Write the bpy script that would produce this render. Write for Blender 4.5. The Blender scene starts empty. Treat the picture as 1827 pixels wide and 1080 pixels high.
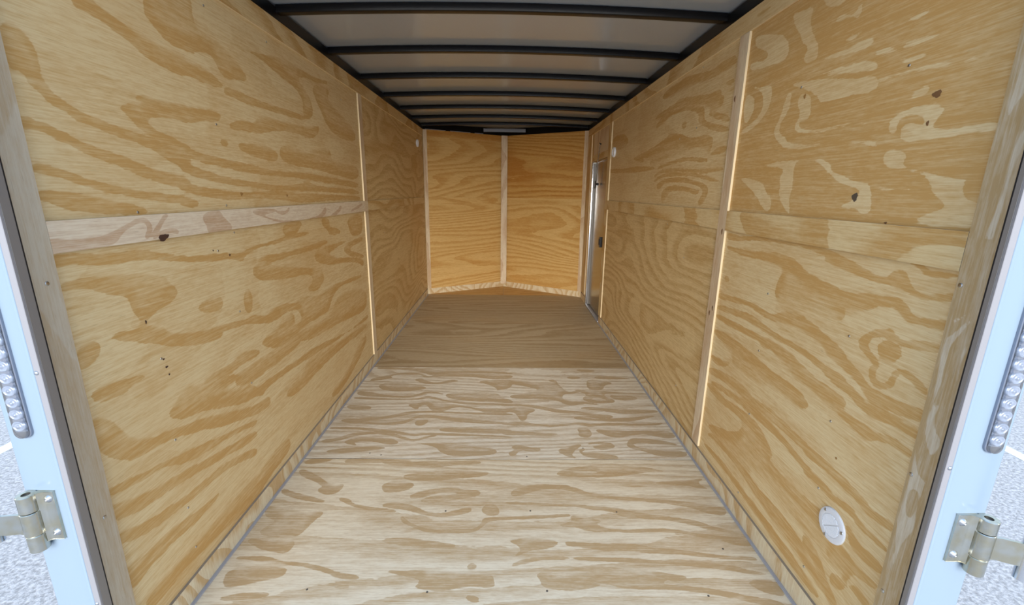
import bpy, bmesh, math, random
import numpy as np
from mathutils import Matrix, Vector

random.seed(7)
S = bpy.context.scene
COL = S.collection

# ------------------------------------------------------------------ camera
cam_d = bpy.data.cameras.new('camera')
cam = bpy.data.objects.new('camera', cam_d)
COL.objects.link(cam)
cam_d.sensor_fit = 'HORIZONTAL'
cam_d.sensor_width = 36.0
cam_d.lens = 793.98 * 36.0 / 1827.0
cam_d.clip_start = 0.02
cam_d.clip_end = 300
CR, CU, CF = (0.999841, -0.012449, 0.012754), (-0.009372, 0.241467, 0.970364), (0.01516, 0.970329, -0.241312)
m = Matrix(((CR[0], CU[0], -CF[0], 0.0207), (CR[1], CU[1], -CF[1], 0.0), (CR[2], CU[2], -CF[2], 1.3668), (0, 0, 0, 1)))
cam.matrix_world = m
S.camera = cam

# ------------------------------------------------------------------ view
S.view_settings.view_transform = 'Standard'
S.view_settings.look = 'None'
S.view_settings.gamma = 1.0
S.view_settings.use_curve_mapping = False
S.view_settings.exposure = 0.0

# ------------------------------------------------------------------ world: bright hazy daylight sky
W = bpy.data.worlds.new('sky')
S.world = W
W.use_nodes = True
wn, wl = W.node_tree.nodes, W.node_tree.links
wn.clear()
wo = wn.new('ShaderNodeOutputWorld')
bg = wn.new('ShaderNodeBackground')
tc = wn.new('ShaderNodeTexCoord')
sp = wn.new('ShaderNodeSeparateXYZ')
cr = wn.new('ShaderNodeValToRGB')
wl.new(tc.outputs['Generated'], sp.inputs[0])
wl.new(sp.outputs['Z'], cr.inputs[0])
cr.color_ramp.elements[0].position = 0.0
cr.color_ramp.elements[0].color = (0.90, 0.95, 1.0, 1)
cr.color_ramp.elements[1].position = 0.75
cr.color_ramp.elements[1].color = (0.40, 0.62, 1.0, 1)
e = cr.color_ramp.elements.new(0.3)
e.color = (0.66, 0.82, 1.0, 1)
wl.new(cr.outputs[0], bg.inputs['Color'])
bg.inputs['Strength'].default_value = 1.75
wl.new(bg.outputs[0], wo.inputs[0])

# the sun behind thin bright cloud, low behind the camera
sun_d = bpy.data.lights.new('hazy_sun', 'SUN')
sun_d.energy = 5.4
sun_d.angle = math.radians(44)
sun_d.color = (1.0, 0.955, 0.88)
sun = bpy.data.objects.new('hazy_sun', sun_d)
COL.objects.link(sun)
sun.rotation_euler = (math.radians(78), 0, math.radians(0))   # shines towards +y and down
sun.location = (0, -6, 5)

# ------------------------------------------------------------------ materials
def new_mat(name):
    mt = bpy.data.materials.new(name)
    mt.use_nodes = True
    nt = mt.node_tree
    b = nt.nodes['Principled BSDF']
    return mt, nt, b

def plain(name, col, rough=0.5, metal=0.0, bump=0.0, bscale=200.0, spec=0.5):
    mt, nt, b = new_mat(name)
    b.inputs['Base Color'].default_value = (*col, 1)
    b.inputs['Roughness'].default_value = rough
    b.inputs['Metallic'].default_value = metal
    b.inputs['Specular IOR Level'].default_value = spec
    if bump:
        n = nt.nodes.new('ShaderNodeTexNoise'); n.inputs['Scale'].default_value = bscale
        t = nt.nodes.new('ShaderNodeTexCoord'); nt.links.new(t.outputs['Object'], n.inputs['Vector'])
        bp = nt.nodes.new('ShaderNodeBump'); bp.inputs['Strength'].default_value = bump; bp.inputs['Distance'].default_value = 0.002
        nt.links.new(n.outputs['Fac'], bp.inputs['Height']); nt.links.new(bp.outputs['Normal'], b.inputs['Normal'])
    return mt

class NB:
    """tiny node builder"""
    def __init__(s, nt): s.nt = nt
    def n(s, typ, **kw):
        x = s.nt.nodes.new(typ)
        for k, v in kw.items(): setattr(x, k, v)
        return x
    def put(s, sock, v):
        if hasattr(v, 'is_output'): s.nt.links.new(v, sock)
        else: sock.default_value = v
    def math(s, op, a, b=0.0, c=0.0, clamp=False):
        x = s.n('ShaderNodeMath', operation=op); x.use_clamp = clamp
        s.put(x.inputs[0], a); s.put(x.inputs[1], b); s.put(x.inputs[2], c)
        return x.outputs[0]
    def noise(s, vec, scale, detail=2.0, rough=0.5, dist=0.0):
        x = s.n('ShaderNodeTexNoise')
        s.put(x.inputs['Vector'], vec); x.inputs['Scale'].default_value = scale
        x.inputs['Detail'].default_value = detail; x.inputs['Roughness'].default_value = rough
        x.inputs['Distortion'].default_value = dist
        return x.outputs['Fac']
    def vec(s, a, b, c):
        x = s.n('ShaderNodeCombineXYZ'); s.put(x.inputs[0], a); s.put(x.inputs[1], b); s.put(x.inputs[2], c)
        return x.outputs[0]
    def step(s, v, lo, hi, tlo=0.0, thi=1.0):
        x = s.n('ShaderNodeMapRange', interpolation_type='SMOOTHSTEP')
        s.put(x.inputs['Value'], v); x.inputs['From Min'].default_value = lo; x.inputs['From Max'].default_value = hi
        x.inputs['To Min'].default_value = tlo; x.inputs['To Max'].default_value = thi
        return x.outputs['Result']
    def mix(s, f, a, b, mode='MIX'):
        x = s.n('ShaderNodeMix', data_type='RGBA', blend_type=mode)
        s.put(x.inputs['Factor'], f)
        for i, v in ((6, a), (7, b)):
            if isinstance(v, tuple): x.inputs[i].default_value = (*v, 1)
            else: s.put(x.inputs[i], v)
        return x.outputs[2]

def wood(name, light, dark, seed=0.0, bands=7.0, along=0.5, wob=1.0, traced=False, contrast=1.0, orange=0.35, rough=0.55, stain=(0.56, 0.31, 0.09), fibre=1.05, jit=1.0, far_amt=0.38, jagged=0.10, resid=0.26):
    """rotary-cut pine plywood. UV: u runs along the grain, v across it, in metres."""
    mt, nt, b = new_mat(name)
    q = NB(nt)
    uv = q.n('ShaderNodeUVMap'); uv.uv_map = 'UVMap'
    sx = q.n('ShaderNodeSeparateXYZ'); nt.links.new(uv.outputs[0], sx.inputs[0])
    u, v = sx.outputs[0], sx.outputs[1]
    oi = q.n('ShaderNodeObjectInfo')
    sd = q.math('MULTIPLY_ADD', oi.outputs['Random'], 37.0, seed)
    # growth-ring contour field
    big = q.noise(q.vec(q.math('MULTIPLY', u, along), v, sd), 1.5, 1.5, 0.45, 0.25)
    mid = q.noise(q.vec(q.math('MULTIPLY', u, 2.6), q.math('MULTIPLY', v, 9.0), sd), 1.0, 2.5, 0.5, 0.3)
    fin = q.noise(q.vec(q.math('MULTIPLY', u, 14.0), q.math('MULTIPLY', v, 45.0), sd), 1.0, 2.0, 0.6)
    h = q.math('MULTIPLY_ADD', v, bands * 0.35, q.math('MULTIPLY', big, bands * wob))
    h = q.math('ADD', h, q.math('MULTIPLY', mid, 0.55))
    h = q.math('ADD', h, q.math('MULTIPLY', fin, jagged))
    fr = q.math('FRACT', h)
    band = q.math('MULTIPLY', q.step(fr, 0.30, 0.78), q.step(fr, 0.965, 0.99, 1.0, 0.0))
    if traced:
        at = q.n('ShaderNodeAttribute'); at.attribute_name = 'grain'
        at2 = q.n('ShaderNodeAttribute'); at2.attribute_name = 'grain_shift'
        jag = q.noise(q.vec(q.math('MULTIPLY', u, 30.0), q.math('MULTIPLY', v, 190.0), sd), 1.0, 2.0, 0.6)
        g = q.math('ADD', q.math('ADD', at.outputs['Fac'], 0.0035), q.math('MULTIPLY', q.math('SUBTRACT', mid, 0.5), 0.018 * jit))
        g = q.math('ADD', g, q.math('MULTIPLY', q.math('SUBTRACT', fin, 0.5), 0.013 * jit))
        g = q.math('ADD', g, q.math('MULTIPLY', q.math('SUBTRACT', jag, 0.5), 0.010 * jit))
        far = q.step(at2.outputs['Fac'], 0.0, 0.035)
        ed = q.math('MULTIPLY_ADD', far, 0.014, 0.0018)
        tbn = q.n('ShaderNodeMapRange', interpolation_type='SMOOTHSTEP')
        q.put(tbn.inputs['Value'], g); q.put(tbn.inputs['From Min'], q.math('MULTIPLY', ed, -1.0)); q.put(tbn.inputs['From Max'], ed)
        tb = tbn.outputs['Result']
        inner = q.math('MULTIPLY_ADD', far, -far_amt, 1.0)
        band = q.math('MAXIMUM', q.math('MULTIPLY', tb, inner), q.math('MULTIPLY', band, resid))
    # fibres, hairlines and blotches
    fib = q.noise(q.vec(q.math('MULTIPLY', u, 9.0), q.math('MULTIPLY', v, 210.0), sd), 1.0, 3.0, 0.7)
    fib2 = q.noise(q.vec(q.math('MULTIPLY', u, 1.6), q.math('MULTIPLY', v, 38.0), sd), 1.0, 2.0, 0.6)
    blot = q.noise(q.vec(q.math('MULTIPLY', u, 1.2), q.math('MULTIPLY', v, 2.2), q.math('ADD', sd, 9.0)), 1.0, 3.0, 0.55)
    hair = q.noise(q.vec(q.math('MULTIPLY', u, 22.0), q.math('MULTIPLY', v, 420.0), sd), 1.0, 1.0, 0.5)
    amt = q.math('MULTIPLY', band, q.step(fib2, 0.15, 0.75, 0.72 * contrast, 1.0 * contrast))
    amt = q.math('MULTIPLY_ADD', amt, 0.80, 0.17)
    fleck = q.noise(q.vec(q.math('MULTIPLY', u, 26.0), q.math('MULTIPLY', v, 85.0), sd), 1.0, 2.5, 0.65)
    amt = q.math('ADD', amt, q.math('MULTIPLY', q.math('SUBTRACT', fleck, 0.5), fibre * 0.8))
    amt = q.math('ADD', amt, q.math('MULTIPLY', q.math('SUBTRACT', fib, 0.5), fibre * 1.5))
    amt = q.math('ADD', amt, q.math('MULTIPLY', q.math('SUBTRACT', fib2, 0.5), fibre * 0.5), clamp=True)
    c = q.mix(amt, light, dark)
    c = q.mix(q.math('MULTIPLY', q.step(blot, 0.48, 0.72), orange), c, stain, 'MIX')
    c = q.mix(q.math('MULTIPLY', q.step(hair, 0.68, 0.78), 0.35), c, tuple(x * 0.55 for x in dark))
    nt.links.new(c, b.inputs['Base Color'])
    b.inputs['Roughness'].default_value = rough
    b.inputs['Specular IOR Level'].default_value = 0.32
    bp = q.n('ShaderNodeBump'); bp.inputs['Strength'].default_value = 0.16; bp.inputs['Distance'].default_value = 0.0012
    nt.links.new(q.math('ADD', fib, q.math('MULTIPLY', hair, 0.5)), bp.inputs['Height'])
    nt.links.new(bp.outputs['Normal'], b.inputs['Normal'])
    return mt

LT = (0.765, 0.605, 0.345)
DK = (0.575, 0.345, 0.122)
wall_wood = wood('pine_plywood_wall', LT, DK, 0.0, 7.0, 0.5)
wall_wood_traced = wood('pine_plywood_wall_broad_grain', LT, DK, 0.0, 7.0, 0.5, traced=True, orange=0.25)
wall_wood_fine = wood('pine_plywood_wall_fine_grain', (0.73, 0.555, 0.29), (0.50, 0.295, 0.10), 3.0, 15.0, 0.36, wob=1.2, contrast=0.6, jagged=0.2)
nose_wood = wood('pine_plywood_front', (0.70, 0.47, 0.185), (0.53, 0.275, 0.065), 5.0, 30.0, 0.16, wob=0.8, contrast=0.8, orange=0.3, jagged=0.25)
nose_wood_dark = wood('pine_plywood_front_orange', (0.64, 0.38, 0.115), (0.47, 0.21, 0.040), 6.0, 26.0, 0.18, wob=0.9, contrast=0.85, orange=0.6, stain=(0.48, 0.20, 0.035), jagged=0.25)
floor_wood = wood('pine_plywood_floor_weathered', (0.78, 0.70, 0.54), (0.53, 0.375, 0.20), 2.0, 22.0, 0.16, wob=0.75, orange=0.10, rough=0.6, jagged=0.3)
floor_wood_traced = wood('pine_plywood_floor_broad_grain', (0.79, 0.715, 0.56), (0.50, 0.36, 0.20), 2.0, 22.0, 0.16, wob=0.75, orange=0.10, rough=0.6, jagged=0.3, traced=True, jit=0.75, resid=0.6, contrast=1.05)
floor_wood_second_traced = wood('pine_plywood_floor_pale_broad_grain', (0.79, 0.74, 0.63), (0.49, 0.37, 0.225), 2.5, 26.0, 0.22, wob=0.8, orange=0.06, rough=0.6, jagged=0.3, traced=True, jit=0.6, resid=0.5, contrast=1.2)
floor_wood_second = wood('pine_plywood_floor_pale', (0.76, 0.70, 0.57), (0.53, 0.39, 0.23), 2.5, 26.0, 0.22, wob=0.8, orange=0.08, rough=0.6, jagged=0.3)
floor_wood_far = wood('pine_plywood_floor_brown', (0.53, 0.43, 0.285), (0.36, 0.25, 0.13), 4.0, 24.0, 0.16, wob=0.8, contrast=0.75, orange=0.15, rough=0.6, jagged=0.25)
strip_wood = wood('pine_plywood_strip', (0.74, 0.58, 0.32), (0.55, 0.33, 0.115), 8.0, 9.0, 0.5, contrast=0.9, orange=0.25)
strip_pale = wood('pine_plywood_strip_pale', (0.76, 0.64, 0.46), (0.57, 0.39, 0.235), 11.0, 8.0, 0.5, contrast=0.85, orange=0.06)
casing_grey = wood('pine_plywood_casing_grey', (0.60, 0.53, 0.415), (0.49, 0.36, 0.215), 13.0, 6.0, 0.35, contrast=0.5, orange=0.05)
casing_band = wood('pine_plywood_casing_banded', (0.66, 0.57, 0.42), (0.48, 0.325, 0.155), 14.0, 11.0, 0.9, contrast=1.0, orange=0.05)
kick_wood = wood('pine_plywood_kick', (0.76, 0.67, 0.48), (0.58, 0.40, 0.20), 12.0, 17.0, 1.2, wob=1.0, orange=0.1, jagged=0.05)
casing_traced = wood('pine_plywood_casing_pale_flame', (0.70, 0.615, 0.475), (0.50, 0.35, 0.175), 14.0, 11.0, 0.9, contrast=0.9, orange=0.05, traced=True, jit=0.5, far_amt=0.0, resid=0.1)
rail_traced = wood('pine_plywood_rail_pinkish', (0.80, 0.69, 0.53), (0.56, 0.38, 0.24), 11.0, 8.0, 0.5, contrast=0.85, orange=0.03, traced=True, jit=0.3, resid=0.15)
seam_edge = plain('shaded_sheet_edge', (0.10, 0.085, 0.065), 0.8)  # near-black edge colour stands in for shade inside the floor seams
kick_edge = plain('shaded_plywood_edge', (0.30, 0.255, 0.20), 0.75, 0, 0.3, 120)  # shade on kick ledges and mid rail edges, put into the colour

def ply_edge_mat():
    mt, nt, b = new_mat('plywood_edge')
    q = NB(nt)
    uv = q.n('ShaderNodeUVMap'); uv.uv_map = 'UVMap'
    sx = q.n('ShaderNodeSeparateXYZ'); nt.links.new(uv.outputs[0], sx.inputs[0])
    w = q.math('SINE', q.math('MULTIPLY', sx.outputs[1], 1900.0))
    n = q.noise(q.vec(q.math('MULTIPLY', sx.outputs[0], 20.0), q.math('MULTIPLY', sx.outputs[1], 400.0), 0.0), 1.0, 3.0)
    f = q.math('ADD', q.math('MULTIPLY', q.step(w, 0.2, 0.9), 0.5), q.math('MULTIPLY', q.math('SUBTRACT', n, 0.5), 0.5), clamp=True)
    nt.links.new(q.mix(f, (0.86, 0.72, 0.47), (0.62, 0.42, 0.2)), b.inputs['Base Color'])
    b.inputs['Roughness'].default_value = 0.65
    return mt
ply_edge = ply_edge_mat()

black_steel = plain('black_painted_steel', (0.004, 0.004, 0.005), 0.32, 0.0, 0.05, 60, spec=0.25)
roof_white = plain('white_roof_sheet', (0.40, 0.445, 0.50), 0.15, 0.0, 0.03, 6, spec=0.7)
white_paint = plain('white_gloss_paint', (0.265, 0.345, 0.435), 0.12, 0.0, 0.02, 20)
white_plastic = plain('white_plastic', (0.78, 0.80, 0.84), 0.35)
alum_trim = plain('mill_aluminium', (0.24, 0.225, 0.215), 0.42, 0.25, 0.05, 90)
alum_pale = plain('pale_trim_metal', (0.31, 0.305, 0.325), 0.5, 0.2)
polished = plain('polished_aluminium', (0.86, 0.87, 0.90), 0.16, 1.0)
rubber = plain('black_rubber', (0.012, 0.010, 0.011), 0.6)
screw_steel = plain('zinc_screw', (0.55, 0.57, 0.60), 0.28, 1.0)
screw_dark = plain('screw_recess', (0.08, 0.07, 0.06), 0.6)
grey_seal = plain('grey_sealant', (0.36, 0.365, 0.40), 0.6)
door_skin = plain('door_skin_coated', (0.36, 0.32, 0.24), 0.20, 0.75)
grey_plate = plain('grey_steel_plate', (0.17, 0.18, 0.21), 0.4, 0.2)
black_plastic = plain('black_plastic', (0.012, 0.011, 0.014), 0.35)
knot_wood = plain('dark_knot', (0.075, 0.035, 0.022), 0.6, 0, 0.4, 300)
knot_brown = plain('brown_knot', (0.20, 0.10, 0.04), 0.6)

def zinc_mat():
    mt, nt, b = new_mat('yellow_zinc')
    q = NB(nt)
    t = q.n('ShaderNodeTexCoord')
    n = q.noise(t.outputs['Object'], 28.0, 3.0)
    c = q.mix(q.step(n, 0.35, 0.65), (0.50, 0.465, 0.35), (0.54, 0.545, 0.50))
    nt.links.new(c, b.inputs['Base Color'])
    b.inputs['Metallic'].default_value = 1.0
    b.inputs['Roughness'].default_value = 0.27
    return mt
zinc = zinc_mat()

def lens_mat():
    mt, nt, b = new_mat('clear_lens')
    b.inputs['Base Color'].default_value = (0.93, 0.95, 0.98, 1)
    b.inputs['Roughness'].default_value = 0.06
    b.inputs['Transmission Weight'].default_value = 0.9
    b.inputs['IOR'].default_value = 1.3
    return mt
lens_clear = lens_mat()
led_body = plain('led_reflector', (0.24, 0.27, 0.34), 0.25, 0.4)
led_dark = plain('led_channel', (0.045, 0.047, 0.06), 0.35, 0.2)

def asphalt_mat():
    mt, nt, b = new_mat('sunlit_asphalt')
    q = NB(nt)
    t = q.n('ShaderNodeTexCoord')
    n = q.noise(t.outputs['Object'], 48.0, 4.0, 0.72)
    n2 = q.noise(t.outputs['Object'], 1.2, 2.0)
    c = q.mix(q.step(n, 0.34, 0.66), (0.33, 0.295, 0.265), (0.76, 0.69, 0.63))
    c = q.mix(q.math('MULTIPLY', n2, 0.25), c, (0.54, 0.485, 0.44))
    nt.links.new(c, b.inputs['Base Color'])
    b.inputs['Roughness'].default_value = 0.9
    bp = q.n('ShaderNodeBump'); bp.inputs['Strength'].default_value = 0.6; bp.inputs['Distance'].default_value = 0.006
    nt.links.new(n, bp.inputs['Height']); nt.links.new(bp.outputs['Normal'], b.inputs['Normal'])
    return mt
asphalt = asphalt_mat()
line_paint = plain('white_line_paint', (0.95, 0.95, 0.93), 0.8)

# ------------------------------------------------------------------ helpers
def tag(o, label, cat, group=None, kind=None):
    o['label'] = label; o['category'] = cat
    if group: o['group'] = group
    if kind: o['kind'] = kind
    return o

def empty(name, loc, rz=0.0):
    o = bpy.data.objects.new(name, None)
    COL.objects.link(o)
    o.location = loc; o.rotation_euler = (0, 0, rz)
    o.empty_display_size = 0.1
    return o

def link_bm(name, bm, mats, parent=None, loc=(0, 0, 0), rz=0.0, smooth=False):
    me = bpy.data.meshes.new(name)
    bmesh.ops.recalc_face_normals(bm, faces=bm.faces)
    bm.to_mesh(me); bm.free()
    for mt in (mats if isinstance(mats, (list, tuple)) else [mats]): me.materials.append(mt)
    if smooth:
        for f in me.polygons: f.use_smooth = True
    o = bpy.data.objects.new(name, me)
    COL.objects.link(o)
    o.location = loc; o.rotation_euler = (0, 0, rz)
    if parent: o.parent = parent
    return o

def rel(parent, *pts):
    """world point -> the (unrotated) parent's space"""
    b = Vector(parent.location) if parent else Vector((0, 0, 0))
    return [Vector(p) - b for p in pts]

AX = {'x': 0, 'y': 1, 'z': 2}
def plank(name, lo, hi, grain, thick, mats, parent=None, uvo=None, loc=None, rz=0.0, world=True):
    """one board or sheet: grain axis, thickness axis; broad faces get mats[0], edges mats[1]"""
    lo, hi = Vector(lo), Vector(hi)
    if loc is None:
        base = Vector(((lo.x + hi.x) / 2, (lo.y + hi.y) / 2, lo.z))
        lo2, hi2 = lo - base, hi - base
        l = base - (Vector(parent.location) if parent and world else Vector((0, 0, 0)))
    else:
        lo2, hi2, l, base = lo, hi, Vector(loc), Vector((0, 0, 0))
        if parent and world: l = l - Vector(parent.location)
    bm = bmesh.new()
    c = [bm.verts.new((x, y, z)) for x in (lo2.x, hi2.x) for y in (lo2.y, hi2.y) for z in (lo2.z, hi2.z)]
    for f in ((0, 1, 3, 2), (4, 6, 7, 5), (0, 4, 5, 1), (2, 3, 7, 6), (0, 2, 6, 4), (1, 5, 7, 3)):
        bm.faces.new([c[i] for i in f])
    bmesh.ops.recalc_face_normals(bm, faces=bm.faces)
    uvl = bm.loops.layers.uv.new('UVMap')
    ga, ta = AX[grain], AX[thick]
    ca = 3 - ga - ta
    uvo = uvo or (0.0, 0.0)
    for f in bm.faces:
        n = max(range(3), key=lambda i: abs(f.normal[i]))
        f.material_index = 0 if n == ta else 1
        for lp in f.loops:
            p = lp.vert.co + base
            if n == ta: lp[uvl].uv = (p[ga] + uvo[0], p[ca] + uvo[1])
            elif n == ca: lp[uvl].uv = (p[ga], p[ta])
            else: lp[uvl].uv = (p[ca], p[ta])
    return link_bm(name, bm, mats, parent, l, rz)

def box(name, lo, hi, mat, parent=None, bevel=0.0, seg=2):
    lo, hi = Vector(lo), Vector(hi)
    base = Vector(((lo.x + hi.x) / 2, (lo.y + hi.y) / 2, lo.z))
    bm = bmesh.new()
    bmesh.ops.create_cube(bm, size=1.0)
    for v in bm.verts:
        v.co = Vector(((v.co.x) * (hi.x - lo.x), (v.co.y) * (hi.y - lo.y), (v.co.z + 0.5) * (hi.z - lo.z)))
    if bevel: bmesh.ops.bevel(bm, geom=bm.edges[:], offset=bevel, segments=seg, profile=0.5, affect='EDGES')
    l = base - (Vector(parent.location) if parent else Vector((0, 0, 0)))
    return link_bm(name, bm, mat, parent, l)

def add_cyl(bm, a, b, r, n=20, r2=None, caps=True):
    a, b = Vector(a), Vector(b)
    d = b - a
    rot = d.to_track_quat('Z', 'Y').to_matrix().to_4x4()
    bmesh.ops.create_cone(bm, cap_ends=caps, cap_tris=False, segments=n, radius1=r, radius2=r if r2 is None else r2, depth=d.length, matrix=Matrix.Translation((a + b) / 2) @ rot)

def add_tube(bm, pts, r, n=10):
    pts = [Vector(p) for p in pts]
    rings = []
    for i, p in enumerate(pts):
        d = (pts[min(i + 1, len(pts) - 1)] - pts[max(i - 1, 0)]).normalized()
        up = Vector((0, 0, 1)) if abs(d.z) < 0.9 else Vector((1, 0, 0))
        s = d.cross(up).normalized(); t = s.cross(d)
        rings.append([bm.verts.new(p + r * (math.cos(2 * math.pi * k / n) * s + math.sin(2 * math.pi * k / n) * t)) for k in range(n)])
    for a, b in zip(rings, rings[1:]):
        for k in range(n): bm.faces.new((a[k], a[(k + 1) % n], b[(k + 1) % n], b[k]))
    bm.faces.new(rings[0][::-1]); bm.faces.new(rings[-1])

def shade(o, ang=40):
    me = o.data
    for f in me.polygons: f.use_smooth = True
    me.set_sharp_from_angle(angle=math.radians(ang))
    return o

def revolve(bm, prof, axis_o, ax, n=32):
    """lathe profile [(r, h)] round axis ax through axis_o"""
    ax = Vector(ax).normalized()
    s = ax.orthogonal().normalized(); t = ax.cross(s)
    rings = []
    for r, h in prof:
        if r < 1e-6: rings.append([bm.verts.new(Vector(axis_o) + ax * h)])
        else: rings.append([bm.verts.new(Vector(axis_o) + ax * h + r * (math.cos(2 * math.pi * k / n) * s + math.sin(2 * math.pi * k / n) * t)) for k in range(n)])
    for a, b in zip(rings, rings[1:]):
        for k in range(n):
            k2 = (k + 1) % n
            if len(a) == 1: bm.faces.new((a[0], b[k], b[k2]))
            elif len(b) == 1: bm.faces.new((a[k], b[0], a[k2]))
            else: bm.faces.new((a[k], a[k2], b[k2], b[k]))

# ---- broad grain: every dark latewood patch of a sheet is a polygon in the sheet's own
# coordinates (millimetres along and across it); stored on the sheet as a signed distance
def grain_field(polys, A, B):
    P = np.stack([A.ravel(), B.ravel()], 1)
    out = np.full(len(P), -1.0)
    for sign, pl in polys:
        pl = np.array(pl, float).reshape(-1, 2) / 1000.0
        # smooth the outline (two rounds of corner cutting)
        for _ in range(2):
            nx = np.roll(pl, -1, 0)
            pl = np.stack([pl * 0.75 + nx * 0.25, pl * 0.25 + nx * 0.75], 1).reshape(-1, 2)
        d2 = np.full(len(P), 9.0); ins = np.zeros(len(P), bool)
        for a, b in zip(pl, np.roll(pl, -1, 0)):
            ab = b - a; L = ab @ ab
            if L < 1e-12: continue
            t = np.clip(((P - a) @ ab) / L, 0, 1)
            q = P - a - t[:, None] * ab
            d2 = np.minimum(d2, (q * q).sum(1))
            cond = (a[1] > P[:, 1]) != (b[1] > P[:, 1])
            if cond.any():
                xx = a[0] + (P[:, 1] - a[1]) * ab[0] / (ab[1] if abs(ab[1]) > 1e-12 else 1e-12)
                ins ^= cond & (P[:, 0] < xx)
        sd = np.sqrt(d2) * np.where(ins, 1, -1)
        out = np.maximum(out, sd) if sign > 0 else np.minimum(out, -sd)
    return np.clip(out, -0.08, 0.08)

def grain_sheet(name, a0, a1, b0, b1, to_world, thick_vec, mats, polys, parent, step=0.009, sharp=0):
    """a gridded sheet face carrying the grain attribute, with its back and edges"""
    na, nb = int((a1 - a0) / step) + 1, int((b1 - b0) / step) + 1
    ga, gb = np.linspace(a0, a1, na), np.linspace(b0, b1, nb)
    A, B = np.meshgrid(ga, gb, indexing='ij')
    base = Vector(to_world((a0 + a1) / 2, b0))
    fr = [Vector(to_world(a, b)) - base for a, b in zip(A.ravel(), B.ravel())]
    n = len(fr)
    tv = Vector(thick_vec)
    idx = lambda i, j: i * nb + j
    faces = [(idx(i, j), idx(i + 1, j), idx(i + 1, j + 1), idx(i, j + 1)) for i in range(na - 1) for j in range(nb - 1)]
    nfront = len(faces)
    cor = [idx(0, 0), idx(na - 1, 0), idx(na - 1, nb - 1), idx(0, nb - 1)]
    fr2 = fr + [fr[c] + tv for c in cor]
    k = n
    faces.append((k + 3, k + 2, k + 1, k))
    edges_loops = [[idx(i, 0) for i in range(na)], [idx(na - 1, j) for j in range(nb)], [idx(i, nb - 1) for i in range(na - 1, -1, -1)], [idx(0, j) for j in range(nb - 1, -1, -1)]]
    for s, lp in enumerate(edges_loops):
        faces.append(tuple(lp[::-1]) + (k + s, k + (s + 1) % 4))
    me = bpy.data.meshes.new(name)
    me.from_pydata([tuple(v) for v in fr2], [], faces)
    me.update()
    for mt in mats: me.materials.append(mt)
    mi = np.zeros(len(faces), np.int32); mi[nfront:] = 1
    me.polygons.foreach_set('material_index', mi)
    F = grain_field(polys, A, B)
    fld = np.concatenate([F, np.full(4, -0.08)])
    F2 = F.reshape(na, nb); k2 = max(1, int(round(0.03 / step)))
    if sharp > 0: F2 = np.concatenate([F2[:, k2:], np.full((na, k2), -0.08)], 1)
    elif sharp < 0: F2 = np.concatenate([np.full((na, k2), -0.08), F2[:, :-k2]], 1)
    else: F2 = np.full((na, nb), -0.08)
    at = me.attributes.new('grain_shift', 'FLOAT', 'POINT')
    at.data.foreach_set('value', np.concatenate([F2.ravel(), np.full(4, -0.08)]).astype(np.float32))
    at = me.attributes.new('grain', 'FLOAT', 'POINT')
    at.data.foreach_set('value', fld.astype(np.float32))
    uvl = me.uv_layers.new(name='UVMap')
    li = np.zeros(len(me.loops), np.int32); me.loops.foreach_get('vertex_index', li)
    AA = np.concatenate([A.ravel(), A.ravel()[cor]]); BB = np.concatenate([B.ravel(), B.ravel()[cor]])
    uvl.data.foreach_set('uv', np.stack([AA[li], BB[li]], 1).ravel().astype(np.float32))
    o = bpy.data.objects.new(name, me)
    COL.objects.link(o)
    o.parent = parent
    o.location = base - Vector(parent.location)
    return o

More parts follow.
